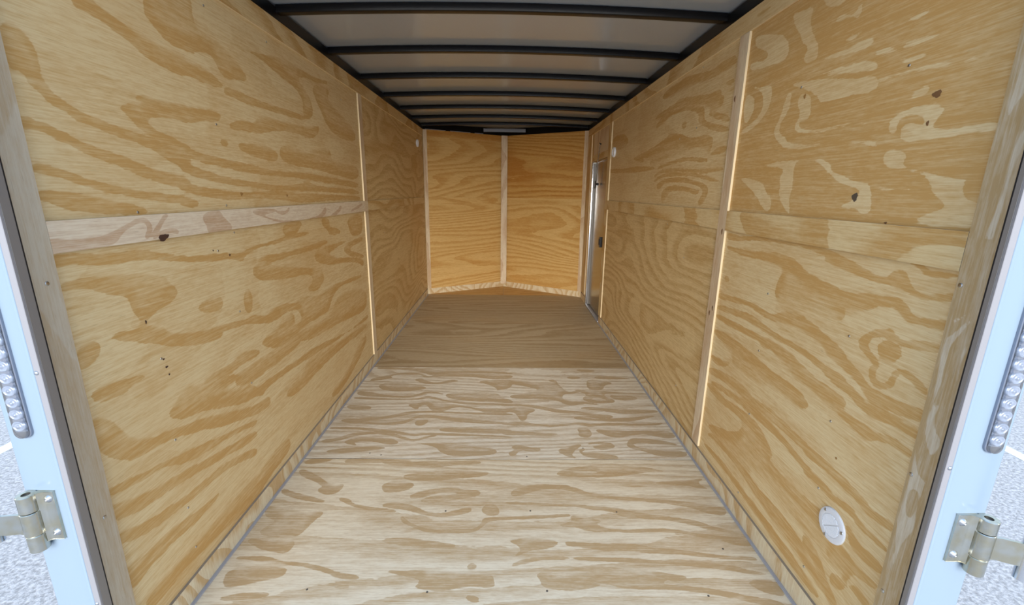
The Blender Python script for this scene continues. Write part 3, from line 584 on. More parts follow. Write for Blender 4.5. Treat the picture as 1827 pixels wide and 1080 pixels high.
GRAIN['floor_second'] = [
 (1, (-987, 3335, -863, 3315, -639, 3297, -575, 3321, -524, 3267, -432, 3268, -297, 3271, 80, 3235, 79, 3193, -291, 3207, -455, 3194, -532, 3162, -629, 3243, -752, 3273, -888, 3282, -983, 3291)),
 (1, (-873, 3156, -818, 3198, -724, 3220, -621, 3201, -561, 3141, -516, 3162, -415, 3205, -209, 3208, 79, 3193, 78, 3121, -48, 3100, -204, 3147, -384, 3154, -490, 3152, -574, 3121, -617, 3181, -699, 3179, -813, 3177, -851, 3136, -814, 3116, -915, 3076, -973, 3055, -958, 3114)),
 (1, (-889, 2982, -827, 3039, -746, 3030, -649, 3013, -578, 2968, -527, 2942, -596, 2905, -698, 2887, -805, 2894, -859, 2928)),
 (1, (-652, 3090, -604, 3110, -565, 3072, -511, 3034, -449, 3035, -377, 3094, -310, 3066, -386, 3036, -468, 3007, -555, 3015, -609, 3052)),
 (1, (-182, 3059, -104, 3079, 78, 3112, 76, 2960, -36, 2905, -21, 2932, -85, 3003)),
 (1, (-385, 2848, -275, 2867, -141, 2877, -35, 2870, 10, 2788, 74, 2756, 73, 2709, -32, 2739, -176, 2737, -309, 2767, -371, 2799)),
 (1, (-999, 2891, -919, 2875, -816, 2825, -650, 2803, -582, 2829, -533, 2889, -449, 2878, -391, 2840, -453, 2856, -521, 2863, -571, 2812, -645, 2782, -810, 2801, -992, 2823)),
 (1, (-996, 2790, -861, 2776, -569, 2764, -520, 2813, -467, 2806, -395, 2758, -282, 2720, 73, 2701, 73, 2678, -245, 2697, -355, 2727, -432, 2765, -501, 2789, -553, 2756, -754, 2753, -988, 2766)),
 (1, (-617, 2685, -558, 2709, -491, 2733, -466, 2710, -414, 2695, -315, 2696, -213, 2660, -141, 2631, 72, 2641, 72, 2590, -70, 2574, -126, 2602, -241, 2660, -324, 2651, -359, 2599, -441, 2599, -483, 2687, -537, 2671, -539, 2612, -566, 2641)),
 (1, (-1010, 2665, -925, 2681, -839, 2652, -842, 2615, -922, 2607, -977, 2628)),
 (1, (-992, 2482, -870, 2510, -734, 2518, -663, 2554, -578, 2597, -441, 2599, -303, 2586, 71, 2576, 71, 2548, -165, 2566, -370, 2578, -507, 2583, -594, 2547, -689, 2499, -788, 2478, -875, 2464, -779, 2445, -676, 2446, -584, 2473, -536, 2527, -473, 2549, -391, 2536, -227, 2504, -92, 2472, 70, 2454, 70, 2439, -117, 2446, -289, 2470, -392, 2502, -475, 2521, -519, 2507, -562, 2460, -595, 2434, -709, 2427, -803, 2439, -920, 2444)),
 (1, (-520, 2461, -502, 2487, -463, 2490, -441, 2475, -454, 2436, -488, 2413, -514, 2433)),
 (1, (-369, 2386, -217, 2394, -88, 2383, 69, 2378, 68, 2330, -149, 2340, -338, 2350)),
 (1, (-1010, 2392, -853, 2394, -693, 2365, -588, 2348, -506, 2313, -430, 2337, 68, 2301, 68, 2290, -427, 2317, -503, 2297, -583, 2328, -687, 2344, -846, 2373, -1002, 2372)),
 (1, (-1010, 2251, -911, 2275, -866, 2321, -738, 2346, -635, 2335, -542, 2278, -482, 2256, -418, 2302, -356, 2303, -415, 2285, -478, 2236, -544, 2261, -614, 2300, -720, 2329, -824, 2304, -893, 2258, -976, 2224)),
 (1, (-869, 2242, -814, 2276, -717, 2277, -607, 2272, -559, 2222, -616, 2211, -708, 2243, -805, 2248, -820, 2220, -789, 2199, -855, 2220)),
 (1, (-939, 2145, -866, 2167, -727, 2189, -608, 2179, -683, 2158, -823, 2126, -914, 2125)),
 (1, (-470, 2223, -362, 2218, -199, 2204, -20, 2173, -19, 2112, -247, 2100, -321, 2140, -352, 2192)),
 (1, (60, 3053, 84, 3092, 211, 3055, 256, 3018, 416, 3039, 333, 3086, 400, 3107, 414, 3021, 437, 2947, 461, 2895, 507, 2895, 543, 2931, 601, 2914, 694, 2916, 751, 2899, 928, 2876, 1007, 2885, 999, 2859, 850, 2866, 730, 2873, 706, 2830, 789, 2742, 668, 2717, 598, 2731, 550, 2787, 604, 2845, 554, 2905, 502, 2861, 426, 2860, 409, 2777, 485, 2746, 556, 2739, 610, 2716, 664, 2698, 525, 2723, 490, 2684, 435, 2698, 385, 2760, 241, 2791, 153, 2781, 65, 2788, 58, 2829, 156, 2856, 281, 2927, 176, 2980, 91, 3015)),
 (-1, (601, 2787, 659, 2821, 736, 2765, 660, 2748)),
 (1, (640, 3091, 691, 3102, 766, 3074, 824, 3046, 744, 3007, 730, 2943, 663, 2915, 623, 2950, 628, 3024)),
 (1, (583, 3298, 655, 3321, 750, 3279, 693, 3245, 612, 3265)),
 (1, (486, 3148, 548, 3180, 608, 3140, 538, 3109)),
 (1, (702, 3162, 781, 3184, 921, 3146, 998, 3127, 831, 3114, 719, 3122)),
 (1, (745, 2839, 817, 2857, 904, 2841, 942, 2792, 883, 2767, 782, 2774)),
 (1, (4, 2693, 114, 2702, 234, 2680, 369, 2623, 465, 2609, 532, 2596, 635, 2561, 702, 2555, 703, 2528, 624, 2506, 550, 2540, 474, 2581, 378, 2580, 259, 2636, 149, 2679, 4, 2670)),
 (1, (4, 2633, 113, 2664, 176, 2642, 230, 2621, 158, 2563, 162, 2508, 128, 2468, 110, 2535, 91, 2590, 5, 2589)),
 (1, (505, 2646, 587, 2670, 694, 2641, 791, 2635, 1000, 2630, 1019, 2601, 917, 2586, 776, 2577, 700, 2605, 580, 2632)),
 (1, (452, 2518, 482, 2539, 531, 2512, 623, 2500, 720, 2514, 818, 2529, 1004, 2559, 896, 2516, 790, 2475, 687, 2487, 566, 2486, 489, 2498)),
 (1, (6, 2453, 154, 2468, 192, 2442, 322, 2431, 443, 2458, 510, 2465, 532, 2440, 681, 2460, 874, 2443, 1015, 2471, 949, 2431, 805, 2433, 608, 2431, 527, 2411, 480, 2443, 332, 2410, 184, 2421, 6, 2432)),
 (1, (453, 2394, 513, 2408, 536, 2358, 527, 2311, 492, 2287, 452, 2310, 464, 2346)),
 (1, (554, 2383, 663, 2384, 785, 2361, 947, 2387, 1011, 2351, 1015, 2292, 940, 2291, 842, 2337, 740, 2313, 678, 2289, 599, 2323)),
 (1, (7, 2366, 124, 2355, 212, 2343, 349, 2333, 303, 2309, 147, 2313, 8, 2318)),
 (1, (480, 2220, 546, 2248, 628, 2232, 636, 2189, 554, 2167, 511, 2193, 543, 2204, 583, 2221, 543, 2231)),
 (1, (710, 2222, 753, 2290, 826, 2284, 940, 2257, 1010, 2213, 929, 2224, 777, 2244, 734, 2222, 770, 2179, 910, 2170, 1009, 2150, 1005, 2109, 921, 2104, 834, 2118, 788, 2159, 723, 2179)),
 (1, (311, 2160, 367, 2187, 438, 2220, 454, 2209, 399, 2156, 380, 2105, 411, 2085, 346, 2114)),
 (1, (430, 2166, 473, 2177, 432, 2145, 464, 2125, 547, 2136, 633, 2106, 626, 2077, 514, 2086, 449, 2105)),
 (1, (41, 2132, 82, 2163, 59, 2195, 113, 2217, 154, 2185, 213, 2186, 223, 2154, 175, 2144, 106, 2164, 70, 2093)),
]
GRAIN['floor_near'] = [
 (1, (289, 1966, 384, 2008, 530, 2017, 719, 2018, 810, 1987, 847, 1969, 747, 1969, 656, 1945, 510, 1922, 285, 1932)),
 (-1, (349, 1966, 422, 1976, 499, 1970, 481, 1950, 390, 1953)),
 (1, (734, 1879, 849, 1896, 935, 1902, 1018, 1919, 956, 1886, 1012, 1828, 943, 1854, 840, 1869)),
 (1, (276, 1851, 347, 1851, 419, 1801, 545, 1776, 672, 1767, 828, 1749, 1009, 1721, 1004, 1658, 927, 1667, 871, 1711, 729, 1742, 553, 1759, 402, 1783, 343, 1825, 274, 1830)),
 (1, (263, 1728, 355, 1728, 440, 1710, 515, 1706, 586, 1688, 676, 1657, 781, 1640, 868, 1615, 913, 1583, 1009, 1559, 908, 1570, 837, 1599, 751, 1628, 634, 1640, 549, 1644, 497, 1683, 412, 1692, 353, 1714, 261, 1714)),
 (1, (248, 1593, 319, 1614, 313, 1656, 390, 1643, 447, 1622, 408, 1606, 438, 1577, 541, 1566, 662, 1578, 764, 1566, 839, 1547, 925, 1532, 1016, 1528, 1017, 1476, 932, 1498, 919, 1519, 853, 1525, 782, 1551, 681, 1564, 550, 1556, 471, 1567, 376, 1565, 322, 1593)),
 (1, (269, 1504, 342, 1497, 454, 1493, 566, 1490, 627, 1472, 724, 1461, 796, 1447, 877, 1430, 996, 1427, 999, 1413, 894, 1421, 790, 1432, 697, 1449, 586, 1447, 535, 1461, 413, 1461, 360, 1475, 283, 1482)),
 (1, (275, 1423, 373, 1424, 481, 1424, 587, 1415, 669, 1402, 774, 1395, 904, 1387, 932, 1367, 1016, 1349, 962, 1345, 889, 1367, 800, 1381, 697, 1391, 594, 1401, 456, 1408, 349, 1414)),
 (1, (913, 1312, 952, 1327, 1010, 1321, 1016, 1271, 1011, 1254, 951, 1271, 924, 1294)),
 (1, (221, 1348, 340, 1361, 466, 1364, 570, 1361, 648, 1345, 705, 1330, 638, 1318, 622, 1330, 583, 1306, 680, 1294, 766, 1283, 865, 1260, 997, 1232, 978, 1200, 856, 1243, 724, 1277, 608, 1288, 467, 1289, 382, 1312, 347, 1289, 213, 1274)),
 (1, (-608, 2062, -482, 2070, -454, 2039, -385, 2058, -328, 2064, -318, 2046, -108, 2060, -92, 2035, -221, 2028, -304, 2003, -433, 2009, -598, 2026)),
 (1, (-468, 1939, -354, 1962, -251, 1980, -116, 1964, -46, 1964, -72, 1930, -236, 1907, -383, 1890, -467, 1906)),
 (1, (-557, 1873, -463, 1884, -406, 1868, -424, 1827, -486, 1811, -541, 1811)),
 (1, (-418, 1772, -368, 1812, -267, 1838, -160, 1828, -87, 1818, -91, 1784, -180, 1764, -278, 1735, -368, 1744, -305, 1783, -157, 1793, -250, 1813, -313, 1792, -372, 1763)),
 (1, (45, 1784, 85, 1855, 200, 1866, 335, 1862, 332, 1841, 184, 1830, 103, 1784)),
 (1, (-519, 1729, -454, 1734, -374, 1712, -317, 1672, -255, 1663, -196, 1681, -124, 1708, -122, 1672, -228, 1646, -314, 1654, -394, 1689, -514, 1711)),
 (1, (13, 1741, 127, 1741, 316, 1723, 314, 1710, 164, 1723, 63, 1722)),
 (1, (-77, 1695, -50, 1731, -19, 1731, 1, 1690, 1, 1655, -47, 1655, -66, 1672)),
 (1, (-423, 1654, -392, 1620, -338, 1588, -270, 1564, -195, 1568, -102, 1572, -69, 1605, -70, 1629, -35, 1642, 62, 1647, 308, 1660, 306, 1649, 62, 1632, -46, 1623, -68, 1582, -101, 1555, -216, 1555, -286, 1556, -361, 1588, -408, 1612)),
 (1, (38, 1511, 117, 1519, 253, 1508, 215, 1475, 131, 1461, 59, 1426, 93, 1461, 82, 1489)),
 (1, (48, 1386, 91, 1413, 156, 1426, 276, 1430, 275, 1419, 156, 1416, 91, 1396)),
 (1, (-463, 1518, -371, 1525, -220, 1496, -151, 1482, -228, 1474, -362, 1481, -459, 1503)),
 (1, (-110, 1383, -100, 1396, -84, 1389, -85, 1373, -103, 1370)),
 (1, (-422, 1367, -325, 1361, -203, 1373, -117, 1348, -25, 1355, -8, 1306, -23, 1295, -113, 1300, -190, 1277, -300, 1289, -267, 1324, -352, 1342)),
 (1, (141, 1355, 266, 1358, 255, 1277, 167, 1289, 159, 1324)),
 (1, (-109, 1261, -70, 1255, -59, 1233, -93, 1239)),
 (1, (-805, 2055, -760, 2093, -595, 2081, -548, 2069, -542, 2044, -700, 2043, -782, 2030)),
 (1, (-1016, 2041, -950, 2092, -872, 2079, -885, 2054, -965, 2023)),
 (1, (-1004, 1982, -938, 1959, -856, 1893, -787, 1851, -739, 1867, -746, 1810, -788, 1785, -853, 1820, -826, 1851, -897, 1893, -983, 1936)),
 (1, (-1014, 1829, -966, 1809, -859, 1771, -771, 1743, -820, 1738, -947, 1770, -1006, 1799)),
 (1, (-742, 1766, -684, 1762, -652, 1724, -572, 1706, -455, 1684, -452, 1673, -579, 1690, -661, 1715)),
 (1, (-1025, 1723, -909, 1687, -809, 1653, -808, 1679, -756, 1670, -791, 1611, -802, 1555, -833, 1525, -976, 1539, -966, 1586, -936, 1619, -1012, 1652)),
 (1, (-1012, 1524, -897, 1495, -833, 1525, -805, 1488, -815, 1439, -890, 1459, -955, 1480)),
 (1, (-1020, 1425, -875, 1432, -820, 1405, -743, 1399, -665, 1386, -580, 1354, -505, 1342, -499, 1324, -572, 1330, -657, 1367, -748, 1386, -827, 1399, -918, 1412)),
 (1, (-996, 1367, -904, 1386, -821, 1386, -770, 1367, -783, 1330, -850, 1324, -907, 1301, -972, 1295)),
 (1, (-584, 1298, -532, 1303, -518, 1292, -556, 1286)),
 (1, (-970, 1245, -887, 1267, -771, 1267, -856, 1245)),
]
GRAIN['casing_right'] = [ (1, (-9000, -9000, 9000, -9000, 9000, 9000, -9000, 9000)),
 (-1, (1084, 954, 1105, 953, 1114, 934, 1135, 919, 1172, 921, 1145, 912, 1114, 922, 1096, 938)),
 (-1, (1056, 958, 1063, 951, 1088, 936, 1126, 909, 1110, 905, 1069, 927, 1038, 940, 992, 942, 935, 936, 897, 945, 850, 942, 810, 943, 815, 952, 893, 953, 963, 957, 1031, 961)),
 (-1, (986, 914, 1029, 917, 1066, 910, 1074, 906, 1044, 900, 1005, 910, 960, 901, 960, 911)),
 (-1, (863, 955, 897, 945, 906, 928, 874, 934, 836, 924, 831, 909, 806, 902, 766, 915, 777, 932, 825, 952)),
 (-1, (551, 963, 618, 964, 686, 960, 778, 963, 779, 953, 732, 946, 708, 929, 722, 909, 683, 913, 635, 915, 566, 908, 525, 929, 472, 931, 431, 938, 443, 949, 469, 953, 480, 948)),
 (1, (592, 941, 653, 946, 668, 934, 658, 926, 603, 928)),
 (-1, (1570, 951, 1619, 951, 1651, 951, 1656, 941, 1580, 922, 1547, 937, 1524, 947, 1537, 955)),
 (-1, (1279, 936, 1362, 922, 1428, 922, 1491, 922, 1514, 909, 1480, 900, 1427, 910, 1362, 909, 1281, 910, 1280, 923)),
]
GRAIN['rail_left'] = [
 (1, (1037, 1246, 1064, 1243, 1090, 1236, 1152, 1234, 1203, 1243, 1253, 1259, 1294, 1276, 1327, 1279, 1347, 1262, 1346, 1241, 1327, 1221, 1318, 1225, 1337, 1247, 1331, 1266, 1313, 1272, 1279, 1264, 1238, 1245, 1221, 1225, 1185, 1214, 1107, 1212, 1031, 1213)),
 (1, (1335, 1223, 1374, 1239, 1399, 1269, 1421, 1282, 1408, 1285, 1379, 1260, 1351, 1235)),
 (1, (1340, 1217, 1380, 1235, 1427, 1241, 1456, 1229, 1447, 1225, 1418, 1235, 1378, 1227)),
 (1, (1579, 1265, 1603, 1282, 1697, 1288, 1676, 1200, 1625, 1208, 1639, 1223, 1601, 1235)),
 (1, (1609, 1284, 1668, 1281, 1694, 1261, 1750, 1217, 1693, 1209, 1640, 1207, 1592, 1211)),
 (1, (1879, 1272, 1955, 1280, 2074, 1275, 2088, 1267, 1950, 1258, 2063, 1228, 2194, 1212, 2389, 1209, 2575, 1222, 2662, 1273, 2672, 1237, 2571, 1207, 2386, 1198, 2125, 1212, 1991, 1246)),
 (1, (2070, 1275, 2119, 1260, 2188, 1262, 2219, 1284, 2209, 1262, 2150, 1250, 2091, 1263)),
 (1, (2701, 1210, 2850, 1240, 2903, 1271, 2920, 1248, 2785, 1209)),
 (1, (3038, 1221, 3267, 1261, 3350, 1271, 3263, 1242)),
]
MARKS = [('ln_lo', 1.313, 0.848, 0.0040, 0.0030, knot_wood),
 ('ln_lo', 1.319, 0.820, 0.0060, 0.0035, knot_wood),
 ('ln_lo', 1.324, 0.793, 0.0035, 0.0030, knot_wood),
 ('ln_lo', 1.717, 1.118, 0.0060, 0.0050, knot_brown),
 ('ln_lo', 1.623, 1.147, 0.0030, 0.0030, knot_wood),
 ('ln_hi', 1.848, 1.345, 0.0090, 0.0070, knot_amber),
 ('ln_hi', 2.227, 1.336, 0.0080, 0.0060, knot_amber),
 ('ln_lo', 1.274, 0.980, 0.0030, 0.0060, knot_wood),
 ('rn_hi', 1.198, 1.299, 0.0050, 0.0030, knot_brown),
 ('rn_hi', 1.636, 1.697, 0.0060, 0.0080, knot_amber),
 ('rn_lo', 0.942, 0.553, 0.0030, 0.0020, knot_wood),
 ('rn_lo', 1.196, 0.587, 0.0040, 0.0040, knot_amber)]
SCREWS['ln_hi'] = [(1.32, 1.296), (1.746, 1.592), (1.739, 1.303), (1.766, 1.983), (2.186, 1.992), (3.078, 1.923)]
SCREWS['ln_lo'] = [(1.305, 0.853), (1.3, 0.576), (1.731, 0.889), (1.3, 0.321), (1.302, 0.162), (1.765, 1.199), (1.743, 0.576), (1.651, 1.142)]
SCREWS['lf_hi'] = []
SCREWS['lf_lo'] = [(3.933, 1.008), (5.452, 1.141)]
SCREWS['rn_hi'] = [(1.228, 1.691), (1.663, 1.731)]
SCREWS['rn_lo'] = [(1.242, 0.965), (1.246, 0.684), (1.24, 0.449), (1.234, 0.148), (1.671, 0.483), (1.672, 0.996), (1.673, 0.761), (1.663, 0.113)]
SCREWS['rf_hi'] = [(2.533, 1.714), (2.763, 1.682), (2.529, 2.009)]
SCREWS['rf_lo'] = [(2.435, 0.263), (2.831, 1.182), (2.52, 1.014), (3.279, 0.917)]
FLOOR_SCREWS = [(-0.233, 1.682), (0.521, 1.678), (0.14, 1.684), (-0.244, 1.273), (-0.667, 1.284), (0.178, 1.277), (0.743, 1.257), (0.895, 1.469), (-0.696, 2.125), (-0.632, 2.109), (0.143, 2.099), (0.456, 2.182)]
KNOTS_R_HI = [(1.324, 1.365, 0.011, 0.012, knot_hole), (1.130, 1.605, 0.012, 0.008, knot_brown), (1.138, 1.541, 0.004, 0.006, knot_brown)]

# ------------------------------------------------------------------ the trailer shell
X = 1.03            # face of the nailed-on strips
T = 0.0095          # strip thickness
XP = X + T          # face of the wall sheets
HW = 2.1126         # top of the wood
YL, YR = 0.93, 0.85  # rear plane of the left / right post
CLY, CRY = 5.92, 5.82   # front corners
AP = (-0.0107, 6.4925)  # nose
FLOOR_Z = 0.0

ground = empty('ground', (0, 2, -0.55))
tag(ground, 'pale sunlit asphalt parking lot around the trailer', 'ground', kind='structure')
bm = bmesh.new()
bmesh.ops.create_grid(bm, x_segments=1, y_segments=1, size=60)
link_bm('asphalt', bm, asphalt, ground)
for x, lab in ((-3.72, 'white painted parking line left of the trailer'), (3.98, 'white painted parking line right of the trailer')):
    ln = box('parking_line', (x - 0.05, 1.5, -0.5495), (x + 0.05, 7.5, -0.547), line_paint, ground)
    ln['label'] = lab

# floor: sheets laid across the trailer
floor = empty('floor', (0, 3.5, 0))
tag(floor, 'pine plywood trailer floor laid in crosswise sheets, pale near the opening', 'floor', kind='structure')
FT = 0.019
G = GRAIN
def floor_sheet(y0, y1, mats, uvo, x0=-XP, x1=XP, key=None):
    if key and G.get(key):
        return grain_sheet('floor_sheet', x0, x1, y0, y1, lambda a, b: (a, b, 0.0), (0, 0, -FT), mats, G[key], floor, step=0.008, sharp=-1)
    return plank('floor_sheet', (x0, y0, -FT), (x1, y1, 0.0), 'x', 'z', mats, floor, uvo)
g = 0.0013
box('added_seam_backing', (-1.10, 0.9, -0.06), (1.10, 6.0, -0.0195), rubber, floor)  # unseen black plate, added under the sheets so the seams stay dark
floor_sheet(0.85, 2.0745 - g, (floor_wood_traced if G.get('floor_near') else floor_wood, seam_edge), (0.0, 0.0), key='floor_near')
floor_sheet(2.0745 + g, 3.33 - g / 2, (floor_wood_second_traced if G.get('floor_second') else floor_wood_second, seam_edge), (2.3, 1.0), key='floor_second')
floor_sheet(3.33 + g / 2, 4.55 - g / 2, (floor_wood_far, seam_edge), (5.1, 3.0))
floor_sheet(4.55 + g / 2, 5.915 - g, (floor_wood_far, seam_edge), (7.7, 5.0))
def nose_floor(pts, uvo):
    bm = bmesh.new()
    top = [bm.verts.new((x, y - 3.5, 0.0)) for x, y in pts]
    bot = [bm.verts.new((x, y - 3.5, -FT)) for x, y in pts]
    bm.faces.new(top); bm.faces.new(bot[::-1])
    for i in range(len(pts)):
        j = (i + 1) % len(pts)
        bm.faces.new((top[i], bot[i], bot[j], top[j]))
    uvl = bm.loops.layers.uv.new('UVMap')
    for f in bm.faces:
        for lp in f.loops: lp[uvl].uv = (lp.vert.co.x + uvo[0], lp.vert.co.y + uvo[1])
    link_bm('floor_sheet', bm, (nose_wood,), floor)
nose_floor([(-XP, 5.915 + g), (-0.011, 5.915 + g), (-0.011, 6.50), (-XP, 5.93)], (3.0, 0))
nose_floor([(-0.009, 5.915 + g), (XP, 5.915 + g), (XP, 5.93), (-0.009, 6.50)], (6.0, 0))
for xx, yy in FLOOR_SCREWS:
    bm = bmesh.new(); revolve(bm, [(0, 0.0010), (0.0032, 0.0008), (0.0040, 0.0)], (0, 0, 0), (0, 0, 1), 12)
    link_bm('screw', bm, screw_dark, floor, Vector((xx, yy, 0.0)) - floor.location, smooth=True)
for sgn, y1, lab in ((-1, CLY - 0.01, 'grey sealant strip along the left floor edge'), (1, 4.62, 'grey sealant strip along the right floor edge')):
    xa, xb = sorted((sgn * (X + 0.001), sgn * (X - 0.013)))
    s = box('floor_edge_strip', (xa, 0.9, 0.0), (xb, y1, 0.004), grey_seal, None, 0.0015, 1)
    tag(s, lab, 'strip', kind='structure')

# side walls
wall_l = empty('wall_left', (-XP, 3.45, 0))
tag(wall_l, 'left trailer wall lined with golden pine plywood sheets', 'wall', kind='structure')
wall_r = empty('wall_right', (XP, 3.3, 0))
tag(wall_r, 'right trailer wall lined with golden pine plywood sheets beside the side door', 'wall', kind='structure')
ST = 0.009
SHARP = {'left_near_high': -1, 'left_near_low': -1, 'right_near_low': 1, 'right_far_high': 1}
def side_sheet(sgn, y0, y1, z0, z1, mat, uvo, key=None, fallback=None):
    par = wall_l if sgn < 0 else wall_r
    if key and G.get(key):
        return grain_sheet('plywood_sheet', y0, y1, z0, z1, lambda a, b: (sgn * XP, a, b), (sgn * ST, 0, 0), (mat, ply_edge), G[key], par, sharp=SHARP.get(key, 0))
    xa, xb = sorted((sgn * XP, sgn * (XP + ST)))
    return plank('plywood_sheet', (xa, y0, z0), (xb, y1, z1), 'y', 'x', (mat, ply_edge), par, uvo)
def wm(key, fine=False): return wall_wood_traced if G.get(key) else (wall_wood_fine if fine else wall_wood)
MZ = 1.25
LS = {}
LS['ln_lo'] = side_sheet(-1, 0.96, 3.44, 0.0, MZ, wm('left_near_low'), (0, 0), 'left_near_low')
LS['ln_hi'] = side_sheet(-1, 0.96, 3.44, MZ, HW, wm('left_near_high'), (3.1, .4), 'left_near_high')
LS['lf_lo'] = side_sheet(-1, 3.44, CLY + 0.02, 0.0, MZ, wm('left_far_low', True), (6.2, .8), 'left_far_low')
LS['lf_hi'] = side_sheet(-1, 3.44, CLY + 0.02, MZ, HW, wm('left_far_high', True), (9.3, 1.2), 'left_far_high')
LS['rn_lo'] = side_sheet(1, 0.88, 2.098, 0.0, MZ, wm('right_near_low'), (12.4, 0), 'right_near_low')
LS['rn_hi'] = side_sheet(1, 0.88, 2.098, MZ, HW, wm('right_near_high'), (15.5, .4), 'right_near_high')
LS['rf_lo'] = side_sheet(1, 2.098, 4.60, 0.0, MZ, wm('right_far_low', True), (18.6, .8), 'right_far_low')
LS['rf_hi'] = side_sheet(1, 2.098, 4.60, MZ, HW, wm('right_far_high'), (21.7, 1.2), 'right_far_high')
DY0, DY1, DZ1 = 4.655, 5.455, 1.725
plank('plywood_sheet', (XP, 4.60, DZ1), (XP + ST, DY1 + 0.004, HW), 'z', 'x', (strip_pale, ply_edge), wall_r, (2.0, 7.0))
plank('plywood_sheet', (XP, DY1 + 0.005, 0.0), (XP + ST, CRY + 0.02, 2.10), 'z', 'x', (strip_wood, ply_edge), wall_r, (4.0, 9.0))
# painted outer skins
box('outer_skin', (-1.115, 0.99, -0.22), (-1.108, 5.98, 2.19), white_paint, wall_l)
box('outer_skin', (1.108, 0.91, -0.22), (1.115, 5.90, 2.19), white_paint, wall_r)

def screw_on(par, p, nrm, r=0.0042, mat=None):
    bm = bmesh.new()
    revolve(bm, [(0, 0.0016), (r * 0.55, 0.0014), (r * 0.9, 0.0008), (r, 0.0), (0, -0.004)], (0, 0, 0), nrm, 14)
    o = link_bm('screw', bm, mat or screw_steel, None, smooth=True)
    o.parent = par
    o.location = Vector(p) - WLOC[par.name]
    return o
WLOC = {}
for k, o in LS.items():
    WLOC[o.name] = Vector(o.location) + Vector(o.parent.location)
for k, lst in SCREWS.items():
    sg = -1 if k[0] == 'l' else 1
    for y, z in lst: screw_on(LS[k], (sg * XP, y, z), (-sg, 0, 0))

# knots: small dark plugs and torn-out knots set in the sheets
def knot(par, p, nrm, ry, rz_, mat, tilt=0.0):
    bm = bmesh.new()
    n = 18
    nv = Vector(nrm)
    ring = []
    for k in range(n):
        a = 2 * math.pi * k / n
        j = 1 + 0.16 * math.sin(3 * a + 1.1) + 0.08 * math.sin(7 * a)
        yy, zz = ry * j * math.cos(a), rz_ * j * math.sin(a)
        ring.append(bm.verts.new(nv * 0.0006 + Vector((0, yy * math.cos(tilt) - zz * math.sin(tilt), yy * math.sin(tilt) + zz * math.cos(tilt)))))
    c = bm.verts.new(nv * 0.0012)
    for k in range(n): bm.faces.new((c, ring[k], ring[(k + 1) % n]))
    o = link_bm('knot', bm, mat, None)
    o.parent = par; o.location = Vector(p) - WLOC[par.name]
    return o

TRIM = [0]
def trim(lab, cat, lo, hi, grain, thick, mats, uvo, **kw):
    TRIM[0] += 1
    o = plank('trim_%d' % TRIM[0], lo, hi, grain, thick, mats, None, uvo, **kw)
    tag(o, lab, cat, kind='structure')
    WLOC[o.name] = Vector(o.location)
    return o

ml0, ml1, mr0, mr1 = 1.2131, 1.2877, 1.2074, 1.2955
# left wall strips
TRIM[0] += 1
rail_l = empty('trim_%d' % TRIM[0], (-X, 2.222, ml0))
tag(rail_l, 'pale pinkish plywood rail along the left wall at mid height, dark knot near the opening', 'wood strip', kind='structure')
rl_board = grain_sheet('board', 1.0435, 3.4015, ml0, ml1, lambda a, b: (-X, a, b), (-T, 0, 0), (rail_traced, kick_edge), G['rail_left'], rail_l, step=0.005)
WLOC[rail_l.name] = Vector(rail_l.location)
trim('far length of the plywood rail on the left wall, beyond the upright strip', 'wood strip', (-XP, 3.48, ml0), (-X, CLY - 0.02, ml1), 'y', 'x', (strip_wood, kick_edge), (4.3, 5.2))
trim('plywood strip along the top of the left wall under the black roof rail', 'wood strip', (-XP, 0.96, 2.03), (-X, CLY - 0.01, HW), 'y', 'x', (strip_wood, ply_edge), (2.3, 7.2))
trim('upper upright plywood strip on the left wall, above the mid rail', 'wood strip', (-XP, 3.402, ml1 + 0.0005), (-X, 3.478, 2.029), 'z', 'x', (strip_pale, ply_edge), (1.3, 9.2))
trim('lower upright plywood strip on the left wall, below the mid rail', 'wood strip', (-XP, 3.402, 0.078), (-X, 3.478, ml0 - 0.0005), 'z', 'x', (strip_pale, ply_edge), (6.3, 9.9))
trim('short piece of rail bridging the upright strips of the left wall', 'wood strip', (-XP, 3.402, ml0), (-X, 3.4795, ml1), 'y', 'x', (strip_pale, ply_edge), (3.70, 2.2))
cas_l = trim('grey weathered plywood casing strip at the left edge of the rear opening', 'wood strip', (-XP, 0.965, 0.0), (-X, 1.043, HW), 'z', 'x', (casing_grey, ply_edge), (0.0, 11.2))
# right wall strips
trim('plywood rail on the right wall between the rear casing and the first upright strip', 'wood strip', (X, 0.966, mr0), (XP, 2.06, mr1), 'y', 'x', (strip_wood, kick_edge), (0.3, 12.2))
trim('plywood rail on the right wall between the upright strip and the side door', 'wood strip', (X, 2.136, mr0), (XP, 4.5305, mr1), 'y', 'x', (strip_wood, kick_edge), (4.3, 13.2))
trim('plywood strip along the top of the right wall under the black roof rail', 'wood strip', (X, 0.88, 2.032), (XP, CRY - 0.01, HW), 'y', 'x', (strip_wood, ply_edge), (2.3, 14.2))
bat_r = trim('tall pale upright plywood strip on the right wall with brown knots', 'wood strip', (X, 2.06, 0.092), (XP, 2.136, 2.031), 'z', 'x', (strip_pale, ply_edge), (0.0, 15.2))
trim('upper upright plywood strip beside the side door, above the mid rail', 'wood strip', (X, 4.535, mr1), (XP, 4.652, 2.031), 'z', 'x', (strip_wood, ply_edge), (3.0, 16.2))
trim('lower upright plywood strip beside the side door, below the mid rail', 'wood strip', (X, 4.535, 0.082), (XP, 4.652, mr0), 'z', 'x', (strip_wood, ply_edge), (5.0, 17.2))
trim('short end of rail crossing the upright strip beside the side door', 'wood strip', (X, 4.531, mr0), (XP, 4.652, mr1), 'y', 'x', (strip_wood, ply_edge), (5.0, 18.2))
